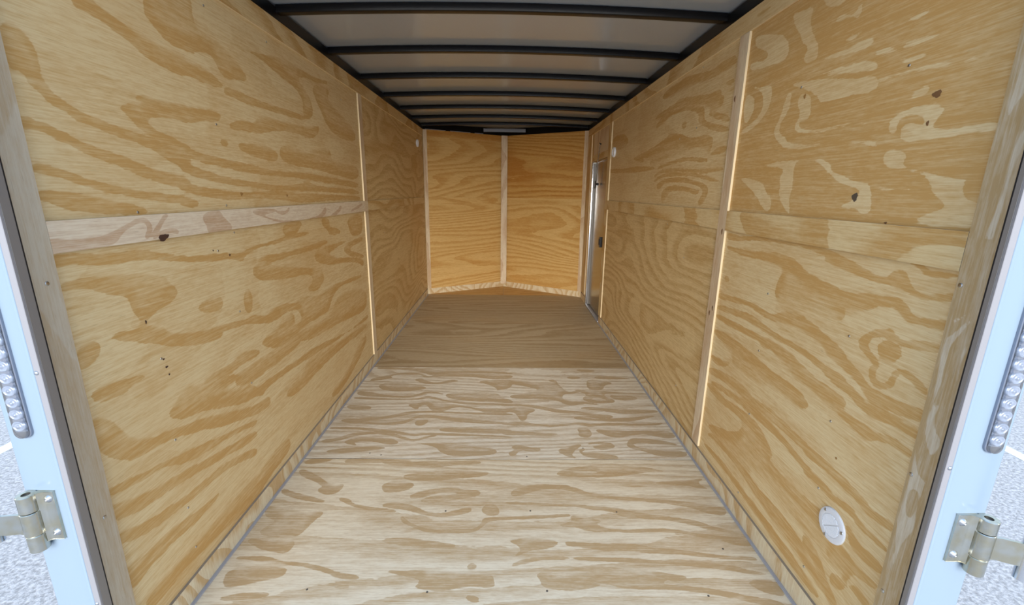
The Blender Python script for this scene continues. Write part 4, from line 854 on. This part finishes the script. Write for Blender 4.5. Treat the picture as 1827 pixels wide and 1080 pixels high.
TRIM[0] += 1
cas_r = empty('trim_%d' % TRIM[0], (X, 0.9165, 0.0))
tag(cas_r, 'banded plywood casing strip at the right edge of the rear opening', 'wood strip', kind='structure')
WLOC[cas_r.name] = Vector(cas_r.location)
grain_sheet('board', 0.0, HW, 0.868, 0.965, lambda a, b: (X, b, a), (T, 0, 0), (casing_traced, ply_edge), G['casing_right'], cas_r, step=0.006)
trim('plywood header strip just above the side door', 'wood strip', (X + 0.004, 4.653, DZ1), (XP, 5.46, 1.79), 'y', 'x', (strip_wood, ply_edge), (0.0, 20.2))
trim('narrow upright plywood strip between the side door and the front corner', 'wood strip', (X, 5.56, 0.10), (XP, CRY - 0.01, 2.031), 'z', 'x', (strip_wood, ply_edge), (1.0, 21.2))

# kick boards: cross-grained rippings along the floor
def base(name, lab, lo, hi, thick, uvo, loc=None, rz=0.0):
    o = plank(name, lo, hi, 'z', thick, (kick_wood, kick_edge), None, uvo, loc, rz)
    tag(o, lab, 'baseboard', kind='structure'); return o
base('baseboard_left', 'cross-grained plywood kick board along the left floor edge', (-XP, 1.043, 0.001), (-X, CLY - 0.004, 0.0772), 'x', (0, 0))
base('baseboard_right', 'cross-grained plywood kick board along the right floor edge up to the side door', (X, 0.966, 0.001), (XP, 4.625, 0.0772), 'x', (3, 0))
base('baseboard_right_front', 'short plywood kick board between the side door and the front corner', (X, 5.47, 0.001), (XP, CRY - 0.004, 0.0772), 'x', (3, 6))

# front walls, a shallow V
def nose(side, p0, p1, hi_mat, lo_mat, labs, seed):
    d = Vector((p1[0] - p0[0], p1[1] - p0[1], 0)); L = d.length
    ang = math.atan2(d.y, d.x)
    w = empty('wall_front_' + side, (p0[0], p0[1], 0), ang)
    tag(w, labs[0], 'wall', kind='structure')
    # local: x along the wall, y away from the room
    plank('plywood_sheet', (0, T, 0), (L, T + ST, 1.25), 'x', 'y', (lo_mat, ply_edge), w, (seed, 0), loc=(0, 0, 0), world=False)
    plank('plywood_sheet', (0, T, 1.25), (L, T + ST, HW), 'x', 'y', (hi_mat, ply_edge), w, (seed + 3, 1), loc=(0, 0, 0), world=False)
    sk = box('outer_skin', (-0.06, 0.07, -0.22), (L + 0.06, 0.077, 2.19), white_paint, w)
    sk.location = (L / 2, 0.0735, -0.22)
    def strip(lab, x0, x1, z0, z1, grain, mat, uvo, cat='wood strip', name=None, y0=0.0, edge=None):
        TRIM[0] += name is None
        o = plank(name or 'trim_%d' % TRIM[0], (x0, y0, z0), (x1, T, z1), grain, 'y', (mat, edge or ply_edge), None, uvo, loc=(p0[0], p0[1], 0), rz=ang)
        tag(o, lab, cat, kind='structure')
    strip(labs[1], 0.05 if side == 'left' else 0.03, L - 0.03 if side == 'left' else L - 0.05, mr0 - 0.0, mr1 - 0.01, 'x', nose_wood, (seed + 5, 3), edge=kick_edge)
    strip(labs[2], 0.0, L, 0.001, 0.0772, 'z', kick_wood, (seed, 8 + seed), 'baseboard', 'baseboard_front_' + side)
    if side == 'left':
        strip('dark orange plywood strip along the top of the left front wall', 0.05, L - 0.03, 2.03, HW, 'x', nose_wood_dark, (seed + 7, 4))
        strip('upright corner strip where the left wall meets the front wall', 0.0, 0.05, 0.0772, HW, 'z', strip_pale, (seed + 7, 5))
    else:
        strip('upright corner strip where the right wall meets the front wall', L - 0.05, L, 0.0772, HW, 'z', strip_pale, (seed + 8, 5))
    return w
nose('left', (-X, CLY), AP, nose_wood, nose_wood, ('left half of the V shaped plywood front wall', 'plywood mid rail across the left front wall', 'striped kick board under the left front wall'), 1.0)
nose('right', AP, (X, CRY), nose_wood_dark, nose_wood, ('right half of the V shaped plywood front wall, darker orange above', 'plywood mid rail across the right front wall', 'striped kick board under the right front wall'), 4.0)
trim('pale upright strip covering the centre seam of the V shaped front wall', 'wood strip', (-0.052, 6.448, 0.05), (0.032, 6.457, HW), 'z', 'y', (strip_pale, ply_edge), (0.0, 22.2))

# ------------------------------------------------------------------ roof
RISE = 0.024
def arch(x, z): return z - RISE * (x / X) ** 2
ceil = None
bm = bmesh.new()
ZR = 2.2
n = 32
rows = {}
ys = [0.9, 5.87]
def roof_pts(z):
    out = []
    for i in range(n + 1):
        x = -1.10 + 2.20 * i / n
        yf = 5.95 + (6.57 - 5.95) * (1 - abs(x + 0.01) / 1.10)
        out.append([(x, 0.88, arch(x, z)), (x, 3.4, arch(x, z)), (x, 5.75, arch(x, z)), (x, max(yf, 5.80), arch(x, z))])
    return out
lo = [[bm.verts.new(p) for p in r] for r in roof_pts(ZR)]
hi = [[bm.verts.new(p) for p in r] for r in roof_pts(ZR + 0.006)]
for s in (lo, hi):
    for i in range(n):
        for j in range(3): bm.faces.new((s[i][j], s[i + 1][j], s[i + 1][j + 1], s[i][j + 1]))
for i in range(n):
    for j in (0, 3): bm.faces.new((lo[i][j], hi[i][j], hi[i + 1][j], lo[i + 1][j]))
for i in (0, n):
    for j in range(3): bm.faces.new((lo[i][j], lo[i][j + 1], hi[i][j + 1], hi[i][j]))
ceil = link_bm('ceiling', bm, roof_white)
shade(ceil, 40)
tag(ceil, 'white sheet metal trailer roof seen from below, gently arched', 'ceiling', kind='structure')

# steel rails at the wall tops
def rail(name, lab, lo, hi, loc=None, rz=0.0):
    if loc is None: o = box(name, lo, hi, black_steel, None, 0.003)
    else:
        o = box(name, lo, hi, black_steel, None, 0.003)
        c = Vector(o.location); R_ = Matrix.Rotation(rz, 4, 'Z')
        o.location = Vector(loc) + R_ @ c; o.rotation_euler = (0, 0, rz)
    tag(o, lab, 'roof rail', kind='structure'); return o
rail('trim_roof_left', 'black steel roof rail above the left wall', (-1.085, 0.96, HW), (-X + 0.002, 5.93, 2.166))
rail('trim_roof_right', 'black steel roof rail above the right wall', (X - 0.002, 0.88, HW), (1.085, 5.83, 2.166))
for nm, p0, p1 in (('left', (-X, CLY), AP), ('right', AP, (X, CRY))):
    d = Vector((p1[0] - p0[0], p1[1] - p0[1], 0))
    rail('trim_roof_front_' + nm, 'black steel roof rail above the %s half of the front wall' % nm, (-0.03, 0.0, HW), (d.length + 0.03, 0.05, 2.2), (p0[0], p0[1], 0), math.atan2(d.y, d.x))

# bows
BOWS = [2.325, 2.935, 3.540, 4.155, 4.758, 5.340, 5.870]
ORD = ['first black roof bow from the open end, nearest the camera', 'second black roof bow from the open end', 'third black roof bow from the open end',
       'fourth black roof bow from the open end, middle of the seven', 'third black roof bow from the front wall', 'second black roof bow from the front wall', 'black roof bow closest to the V shaped front wall']
def bow_mesh():
    """square tube, arched; slightly rounded edges"""
    bm = bmesh.new()
    prof = []
    wdt, hgt, c = 0.044, 0.034, 0.0045
    for (cy, cz, a0) in ((-wdt / 2 + c, c, 180), (wdt / 2 - c, c, 270), (wdt / 2 - c, hgt - c, 0), (-wdt / 2 + c, hgt - c, 90)):
        for k in range(4):
            a = math.radians(a0 + 30 * k)
            prof.append((cy + c * math.cos(a), cz + c * math.sin(a)))
    N = 40
    rings = []
    for i in range(N + 1):
        x = -1.028 + 2.056 * i / N
        dz = -RISE * (x / X) ** 2
        rings.append([bm.verts.new((x, py, pz + dz)) for py, pz in prof])
    for a, b in zip(rings, rings[1:]):
        for k in range(len(prof)):
            k2 = (k + 1) % len(prof)
            bm.faces.new((a[k], b[k], b[k2], a[k2]))
    bm.faces.new(rings[0]); bm.faces.new(rings[-1][::-1])
    return bm
bow0 = link_bm('roof_bow', bow_mesh(), black_steel)
shade(bow0, 25)
for i, y in enumerate(BOWS):
    o = bow0
    if i:
        o = bow0.copy(); COL.objects.link(o)
    o.location = (0, y - 0.022, 2.1637)
    tag(o, ORD[i], 'roof bow', 'arched black roof bows')
pl = box('gusset_plate', (-0.29, 6.295, 2.138), (0.27, 6.305, 2.182), grey_plate, None, 0.002)
tag(pl, 'flat grey steel plate at the roof peak of the front wall', 'plate')
# pale slips showing along the foot of the front roof rail
d = Vector((AP[0] + X, AP[1] - CLY, 0)); ang = math.atan2(d.y, d.x)
for k, (t0, t1) in enumerate(((0.03, 0.29), (0.35, 0.62), (0.68, 0.80))):
    o = box('pale_slip', (t0 * d.length * 0.9, -0.0035, HW + 0.001), (t1 * d.length * 0.9, 0.0, HW + 0.008), alum_pale, None)
    c = Vector(o.location); o.location = Vector((-X, CLY, 0)) + Matrix.Rotation(ang, 4, 'Z') @ c; o.rotation_euler = (0, 0, ang)
    tag(o, ('leftmost', 'middle', 'rightmost')[k] + ' of three thin pale slips under the front roof rail', 'slip', 'pale slips under the front roof rail')

# ------------------------------------------------------------------ side door
door = empty('door_1', (X, (DY0 + DY1) / 2, 0))
tag(door, 'side entry door of smooth tan metal with a polished frame in the right wall', 'door', kind='structure')
dp = box('door_panel', (X + 0.028, DY0 + 0.004, 0.022), (X + 0.062, DY1 - 0.03, DZ1 - 0.022), door_skin, door, 0.003)
bm = bmesh.new()
fr = box('jamb', (X - 0.010, DY1 - 0.048, 0.0), (X + 0.065, DY1, DZ1 - 0.01), polished, door, 0.009, 4); shade(fr, 30)
fr['label'] = 'bright polished far jamb of the door'
jb = box('jamb_rib', (X + 0.008, DY1 - 0.066, 0.016), (X + 0.05, DY1 - 0.048, DZ1 - 0.03), alum_trim, door, 0.004, 2)
jb['label'] = 'inner rib of the door jamb'
hd = box('head_jamb', (X + 0.012, DY0, DZ1 - 0.022), (X + 0.065, DY1 - 0.048, DZ1), door_skin, door, 0.003)
sl = box('sill', (X - 0.012, DY0 - 0.02, 0.0005), (X + 0.065, DY1 - 0.035, 0.016), alum_pale, door, 0.004, 2); shade(sl, 30)
sl['label'] = 'polished sill at the foot of the door'
lt = box('latch', (X + 0.004, 4.80, 0.795), (X + 0.028, 4.862, 0.905), black_plastic, door, 0.005, 3)
lt['label'] = 'black latch box'
ltp = box('latch_paddle', (X - 0.002, 4.812, 0.82), (X + 0.006, 4.85, 0.885), rubber, None, 0.003, 2)
ltp.parent = lt; ltp.location = Vector(ltp.location) - (Vector(lt.location) + Vector(door.location))
# door chain: screw eye, links, spring rod, hook
ch = empty('door_chain', (X, 5.03, 1.878))
tag(ch, 'short steel holdback chain with a spring hanging over the top of the side door', 'chain')
def chw(y, z, dx=-0.008): return Vector((dx, y - 5.03, z - 1.878))
bm = bmesh.new()
add_cyl(bm, (0.004, 0, 0), (-0.006, 0, 0), 0.009, 12); add_cyl(bm, (-0.006, 0, 0), (-0.016, 0.004, 0.012), 0.004, 10)
link_bm('screw_eye', bm, rubber, ch, smooth=False)
def link_mesh():
    bm = bmesh.new()
    pts = []
    for k in range(16):
        a = 2 * math.pi * k / 16
        pts.append(Vector((0, 0.0058 * math.cos(a), 0.011 * math.sin(a) + (0.004 if math.sin(a) > 0 else -0.004))))
    pts.append(pts[0]); add_tube(bm, pts, 0.0021, 6)
    return bm
l0 = link_bm('chain_link', link_mesh(), screw_steel, ch, smooth=True)
P0, P1 = chw(5.035, 1.862), chw(5.13, 1.655)
NL = 11
for k in range(NL):
    o = l0 if k == 0 else l0.copy()
    if k: COL.objects.link(o); o.parent = ch
    o.location = P0.lerp(P1, k / (NL - 1))
    dv = (P0 - P1).normalized()
    o.rotation_euler = (Matrix.Rotation(math.atan2(-dv.y, dv.z), 3, 'X') @ Matrix.Rotation(math.pi / 2 * (k % 2), 3, 'Z')).to_euler()
bm = bmesh.new()
A, B = chw(5.14, 1.64), chw(5.17, 1.50)
pts = []
for k in range(160):
    t = k / 159
    c = A.lerp(B, t); a = t * 2 * math.pi * 14
    pts.append(c + Vector((0.0065 * math.cos(a), 0.0065 * math.sin(a), 0)))
add_tube(bm, pts, 0.0016, 6)
link_bm('spring', bm, screw_steel, ch, smooth=True)
P2, P3 = chw(5.125, 1.64, -0.004), chw(5.14, 1.47, -0.004)
for k in range(8):
    o = l0.copy(); COL.objects.link(o); o.parent = ch
    o.location = P2.lerp(P3, k / 7)
bm = bmesh.new()
add_tube(bm, [chw(5.17, 1.50), chw(5.17, 1.475), chw(5.155, 1.455), chw(5.175, 1.44), chw(5.185, 1.42)], 0.006, 8)
add_cyl(bm, chw(5.12, 1.462, 0.018), chw(5.12, 1.462, -0.012), 0.013, 14)
link_bm('hook', bm, black_plastic, ch, smooth=True)['label'] = 'black hook at the foot of the chain'

# ------------------------------------------------------------------ round vents
def vent(sgn, y, z, r, lab, detail=True, roll=0.0):
    v = empty('wall_vent', (sgn * XP, y, z))
    tag(v, lab, 'vent', 'round white wall vents')
    nx = -sgn
    bm = bmesh.new()
    revolve(bm, [(0, 0.004), (r * 0.66, 0.004), (r * 0.68, 0.0058), (r * 0.9, 0.0060), (r * 0.97, 0.0045), (r, 0.002), (r, 0.0), (0, 0)], (0, 0, 0), (nx, 0, 0), 48)
    shade(link_bm('flange', bm, white_plastic, v), 35)
    rl = lambda a, b: (a * math.cos(roll) - b * math.sin(roll), a * math.sin(roll) + b * math.cos(roll))
    bm = bmesh.new()
    ri = r * 0.64
    for side in (1, -1):
        for k in range(-5, 6):
            a = k * ri / 5.8
            hgt = math.sqrt(max(ri * ri - a * a, 0)) - 0.002
            if hgt < 0.008: continue
            b0, b1 = sorted((side * 0.0022, side * hgt))
            w = ri / 5.8 * 0.36
            cs = []
            for (aa, dd) in ((a - w, 0.004), (a + w, 0.004), (a + w * 0.8, 0.0072), (a - w * 0.9, 0.0062)):
                for bb in (b0, b1):
                    ya, zb = rl(aa, bb); cs.append(bm.verts.new((nx * dd, ya, zb)))
            for i in range(4):
                j = (i + 1) % 4
                bm.faces.new((cs[2 * i], cs[2 * i + 1], cs[2 * j + 1], cs[2 * j]))
            bm.faces.new([cs[0], cs[2], cs[4], cs[6]]); bm.faces.new([cs[1], cs[3], cs[5], cs[7]])
    link_bm('louvre', bm, white_plastic, v)
    for k, a in enumerate((48, 168, 288)):
        a = math.radians(a)
        bm = bmesh.new()
        p = Vector((nx * 0.0055, r * 0.83 * math.cos(a), r * 0.83 * math.sin(a)))
        revolve(bm, [(0, 0.0012), (0.0022, 0.0010), (0.0040, 0.0026), (0.0052, 0.0)], (0, 0, 0), (nx, 0, 0), 16)
        link_bm('screw', bm, screw_steel, v, p, smooth=True)
    return v
vent(1, 1.158, 0.377, 0.0545, 'round white louvred vent low on the right wall near the opening', roll=math.radians(-38))
def dome(sgn, y, z, r, lab):
    v = empty('wall_vent', (sgn * XP, y, z))
    tag(v, lab, 'vent', 'round white wall vents')
    bm = bmesh.new()
    revolve(bm, [(r, 0), (r, 0.012), (r * 0.93, 0.018), (r * 0.80, 0.019), (r * 0.76, 0.013), (0, 0.012)], (0, 0, 0), (-sgn, 0, 0), 40)
    shade(link_bm('flange', bm, white_plastic, v), 35)
    bm = bmesh.new()
    revolve(bm, [(r * 0.3, 0.012), (r * 0.3, 0.015), (0, 0.016)], (0, 0, 0), (-sgn, 0, 0), 24)
    shade(link_bm('hub', bm, white_plastic, v), 35)
dome(1, 4.40, 1.741, 0.046, 'round white vent high on the right wall beside the side door')
dome(-1, 5.555, 1.91, 0.042, 'round white vent high on the left wall near the front corner')

# ------------------------------------------------------------------ rear posts, tail lights, hinges, rods
def post(s, Y, xi, lab):
    """s = side, Y = rear plane, xi = inner face of the trim"""
    P = empty('rear_post', (s * 1.06, Y + 0.03, -0.2))
    tag(P, lab, 'post', 'white rear corner posts')
    def bx(name, xa, xb, y0, y1, z0, z1, mt, bev=0.002, seg=2):
        a, b = sorted((s * xa, s * xb))
        return box(name, (a, y0, z0), (b, y1, z1), mt, P, bev, seg)
    b = bx('post_body', xi + 0.0145, 1.116, Y, Y + 0.012, -0.2, 2.3, white_paint, 0.005, 3); shade(b, 30)
    # slim raised bead beside the trim
    bd = bx('bead', xi + 0.0145, xi + 0.022, Y - 0.0025, Y + 0.002, -0.2, 2.3, white_paint, 0.001, 1)
    gy = Y + 0.0245 if s < 0 else Y + 0.0145
    tr = bx('trim_face', xi, xi + 0.0145, Y - 0.002, Y + 0.004, -0.2, 2.3, alum_pale, 0.0008, 1)
    tr['label'] = 'pale metal trim strip on the post'
    ti = bx('trim_return', xi, X + 0.012, Y + 0.004, gy, -0.02, 2.3, alum_trim, 0.0006, 1)
    ti['label'] = 'dull grey metal return facing the opening'
    gk = bx('gasket', xi + 0.001, X + 0.012, gy, gy + 0.0045, -0.02, 2.3, rubber, 0.001, 1)
    gk['label'] = 'thin black rubber gasket'
    for z in (0.335, 0.965 if s < 0 else 0.79, 1.40, 1.85):
        bm = bmesh.new()
        revolve(bm, [(0, 0.0030), (0.0026, 0.0026), (0.0045, 0.0012), (0.0052, 0.0), (0, -0.004)], (0, 0, 0), (0, -1, 0), 18)
        o = link_bm('rivet', bm, screw_steel, P, Vector((s * (xi + 0.0095), Y - 0.002, z)) - P.location, smooth=True)
    return P
post(-1, YL, 1.0025, 'white painted corner post left of the rear opening')
post(1, YR, 0.9905, 'white painted corner post right of the rear opening')

def stadium(bm, w, z0, z1, y, nseg=12):
    r = w / 2
    pts = [(r * math.cos(math.pi * k / nseg), z1 - r + r * math.sin(math.pi * k / nseg)) for k in range(nseg + 1)]
    pts += [(r * math.cos(math.pi + math.pi * k / nseg), z0 + r + r * math.sin(math.pi + math.pi * k / nseg)) for k in range(nseg + 1)]
    return [bm.verts.new((x, y, z)) for x, z in pts]
def loft(bm, specs, cap0=True, cap1=True):
    rings = [stadium(bm, *sp_) for sp_ in specs]
    for a, b in zip(rings, rings[1:]):
        for k in range(len(a)):
            k2 = (k + 1) % len(a)
            bm.faces.new((a[k], a[k2], b[k2], b[k]))
    if cap0: bm.faces.new(rings[0])
    if cap1: bm.faces.new(rings[-1])
def tail_light(s, Y, xc, z0, z1, lab):
    L = empty('tail_light', (xc, Y, z0))
    tag(L, lab, 'tail light', 'clear strip lights on the rear posts')
    w = 0.036; H = z1 - z0
    bm = bmesh.new()   # bezel rim
    loft(bm, [(w, 0, H, 0.0), (w, 0, H, -0.005), (w - 0.003, 0.0015, H - 0.0015, -0.0065), (w - 0.006, 0.003, H - 0.003, -0.005), (w - 0.006, 0.003, H - 0.003, -0.001)], False, False)
    shade(link_bm('bezel', bm, led_body, L), 40)
    bm = bmesh.new()
    loft(bm, [(w - 0.004, 0.002, H - 0.002, -0.0004), (w - 0.004, 0.002, H - 0.002, -0.001)])
    link_bm('channel', bm, led_dark, L)
    bm = bmesh.new()   # carrier strip towards the outside
    a, b = sorted((s * -0.007, s * 0.013))
    z_ = 0.016
    for k in range(1):
        bmesh.ops.create_cube(bm, size=1.0, matrix=Matrix.Translation(((a + b) / 2, -0.0022, H / 2)) @ Matrix.Diagonal((b - a, 0.0024, H - 0.036, 1)))
    link_bm('carrier', bm, led_body, L)
    n = int((H - 0.05) / 0.0289)
    led0 = None
    for k in range(n + 1):
        z = 0.033 + 0.0289 * k
        if led0 is None:
            bm = bmesh.new()
            revolve(bm, [(0.0128, 0.0), (0.0128, 0.004), (0.0112, 0.0062), (0.0095, 0.0055), (0.0070, 0.0048), (0.0038, 0.0056), (0.0030, 0.0078), (0, 0.0084)], (0, 0, 0), (0, -1, 0), 24)
            led0 = link_bm('led', bm, lens_led, L, smooth=True)
            o = led0
        else:
            o = led0.copy(); COL.objects.link(o); o.parent = L
        o.location = (s * 0.002, -0.0030, z)
    bm = bmesh.new()   # clear cover
    loft(bm, [(w - 0.006, 0.003, H - 0.003, -0.0045), (w - 0.0075, 0.0035, H - 0.0035, -0.0125), (w - 0.013, 0.007, H - 0.007, -0.0142)], False, True)
    shade(link_bm('lens', bm, lens_clear, L), 40)
    return L
lens_led = plain('led_optic', (0.40, 0.46, 0.58), 0.12, 0.35, spec=0.9)
tail_light(-1, YL, -1.0725, 0.806, 1.26, 'long clear LED strip light on the left rear post')
tail_light(1, YR, 1.0775, 0.829, 1.28, 'long clear LED strip light on the right rear post')

def hinge(s, Y, xl, xb, z0, z1, zs0, zs1, end, lab):
    """leaf riveted to the post, three knuckles, strap swung back to the lock rod at end=(x, y)"""
    Hn = empty('hinge', (s * xb, Y, z0))
    tag(Hn, lab, 'hinge', 'zinc plated rear door hinges')
    o_ = Vector(Hn.location)
    lz0 = z0 + 0.018
    r = 0.0185
    yb = Y - 0.017
    # leaf: flat plate that rolls up on to the barrel
    bm = bmesh.new()
    prof = [(xl, 0.0), (xl, -0.006), (xb - 0.030, -0.006), (xb - 0.022, -0.010), (xb - 0.0125, -0.020), (xb - 0.0125, 0.0)]
    vs = []
    for z in (lz0, z1 - 0.0006):
        vs.append([bm.verts.new((s * x, Y + y, z)) for x, y in prof])
    nP = len(prof)
    for i in range(nP):
        j = (i + 1) % nP
        bm.faces.new((vs[0][i], vs[0][j], vs[1][j], vs[1][i]))
    bm.faces.new(vs[0]); bm.faces.new(vs[1][::-1])
    bmesh.ops.translate(bm, vec=-o_, verts=bm.verts)
    bmesh.ops.bevel(bm, geom=[e for e in bm.edges], offset=0.0012, segments=2, affect='EDGES')
    shade(link_bm('leaf', bm, zinc, Hn), 30)
    def knuckle(za, zb, rr):
        bm = bmesh.new()
        n = 32
        prof = [(rr * 0.45, za), (rr * 0.93, za), (rr, za + 0.0015), (rr, zb - 0.0015), (rr * 0.93, zb), (rr * 0.45, zb), (rr * 0.45, za)]
        revolve(bm, [(a, b) for a, b in prof], (s * xb, yb, 0), (0, 0, 1), n)
        bmesh.ops.translate(bm, vec=-o_, verts=bm.verts)
        shade(link_bm('knuckle', bm, zinc, Hn), 40)
    h = (z1 - z0)
    knuckle(z0, zs0 - 0.001, r); knuckle(zs1 + 0.001, z1, r); knuckle(zs0, zs1, r * 1.05)
    bm = bmesh.new()
    add_cyl(bm, (s * xb, yb, z0 + 0.002), (s * xb, yb, z1 - 0.004), r * 0.42, 18)
    bmesh.ops.translate(bm, vec=-o_, verts=bm.verts)
    shade(link_bm('pin', bm, screw_dark, Hn), 40)
    for zb in (lz0 + 0.020, z1 - 0.020):
        bm = bmesh.new()
        revolve(bm, [(0, 0.0035), (0.0019, 0.0036), (0.0021, 0.0060), (0.003, 0.0059), (0.0065, 0.0040), (0.0085, 0.0008), (0.0095, 0.0), (0.0095, -0.002)], (0, 0, 0), (0, -1, 0), 24)
        link_bm('bolt', bm, screw_steel, Hn, Vector((s * (xl + 0.013 if s > 0 else xl + 0.013), Y - 0.006, zb)) - o_, smooth=True)
    # strap
    a = Vector((s * xb, yb - 0.012, 0)); b = Vector((end[0], end[1] - 0.004, 0))
    mid1 = a.lerp(b, 0.30) + Vector((0, 0.004, 0))
    bm = bmesh.new()
    line = [a, mid1, a.lerp(b, 0.6), b]
    rows = []
    for i, pnt in enumerate(line):
        d = (line[min(i + 1, 3)] - line[max(i - 1, 0)]).normalized(); nn = Vector((-d.y, d.x, 0)) * 0.003
        rows.append([bm.verts.new((pnt + nn).to_tuple()[:2] + (zs0 + 0.004,)), bm.verts.new((pnt - nn).to_tuple()[:2] + (zs0 + 0.004,)),
                     bm.verts.new((pnt - nn).to_tuple()[:2] + (zs1 - 0.004,)), bm.verts.new((pnt + nn).to_tuple()[:2] + (zs1 - 0.004,))])
    for p_, q_ in zip(rows, rows[1:]):
        for k in range(4): bm.faces.new((p_[k], p_[(k + 1) % 4], q_[(k + 1) % 4], q_[k]))
    bm.faces.new(rows[0]); bm.faces.new(rows[-1][::-1])
    bmesh.ops.translate(bm, vec=-o_, verts=bm.verts)
    shade(link_bm('strap', bm, zinc, Hn), 30)
    return Hn
RL, RR = (-1.183, 0.905), (1.178, 0.80)
hinge(-1, YL, 1.044, 1.094, 0.517, 0.667, 0.562, 0.622, RL, 'yellowish zinc hinge on the left rear post, strap swung outwards')
hinge(1, YR, 1.047, 1.104, 0.530, 0.674, 0.575, 0.640, RR, 'yellowish zinc hinge on the right rear post, strap welded to a rod')

def rod(p, z0, z1, lab):
    R_ = empty('lock_rod', (p[0], p[1], z0))
    tag(R_, lab, 'rod', 'steel lock rods beside the rear posts')
    bm = bmesh.new(); r = 0.0165
    revolve(bm, [(0.0135, 0.01), (0.0135, 0.0), (r, 0.0), (r, z1 - z0), (0, z1 - z0)], (0, 0, 0), (0, 0, 1), 32)
    shade(link_bm('tube', bm, alum_bright, R_), 40)
    bm = bmesh.new()
    revolve(bm, [(0, 0.006), (0.0136, 0.006), (0.0136, 0.0), (0.0, 0.004)], (0, 0, 0), (0, 0, 1), 24)
    link_bm('end_cap', bm, screw_dark, R_)
alum_bright = plain('bright_steel_tube', (0.74, 0.76, 0.80), 0.25, 1.0)
rod(RL, 0.545, 1.9, 'bright steel lock rod held by the left hinge strap')
rod(RR, 0.545, 1.9, 'bright steel lock rod at the right frame edge held by the right hinge strap')

# ------------------------------------------------------------------ knots and small details on the strips
k = knot(rail_l, (-X, 1.387, 1.2175), (1, 0, 0), 0.021, 0.010, knot_wood, 0.15)
k['label'] = 'dark oval knot in the rail'
for (k_, y, z, r1, r2, mt) in MARKS: knot(LS[k_], ((-1 if k_[0] == 'l' else 1) * XP, y, z), (1 if k_[0] == 'l' else -1, 0, 0), r1, r2, mt)
for (y, z, r1, r2, mt) in KNOTS_R_HI: knot(LS['rn_hi'], (XP, y, z), (-1, 0, 0), r1, r2, mt)
for (z, y) in ((1.20, 2.085), (0.80, 2.11), (0.83, 2.085), (1.78, 2.12)):
    knot(bat_r, (X, y, z), (-1, 0, 0), 0.006, 0.013, knot_brown)
for (y, z) in ((1.014, 1.149), (1.015, 0.52)): screw_on(cas_l, (-X, y, z), (1, 0, 0), 0.0055)
for (y, z) in ((0.955, 1.178), (0.955, 0.70), (0.95, 0.35)): screw_on(cas_r, (X, y, z), (-1, 0, 0), 0.0055)
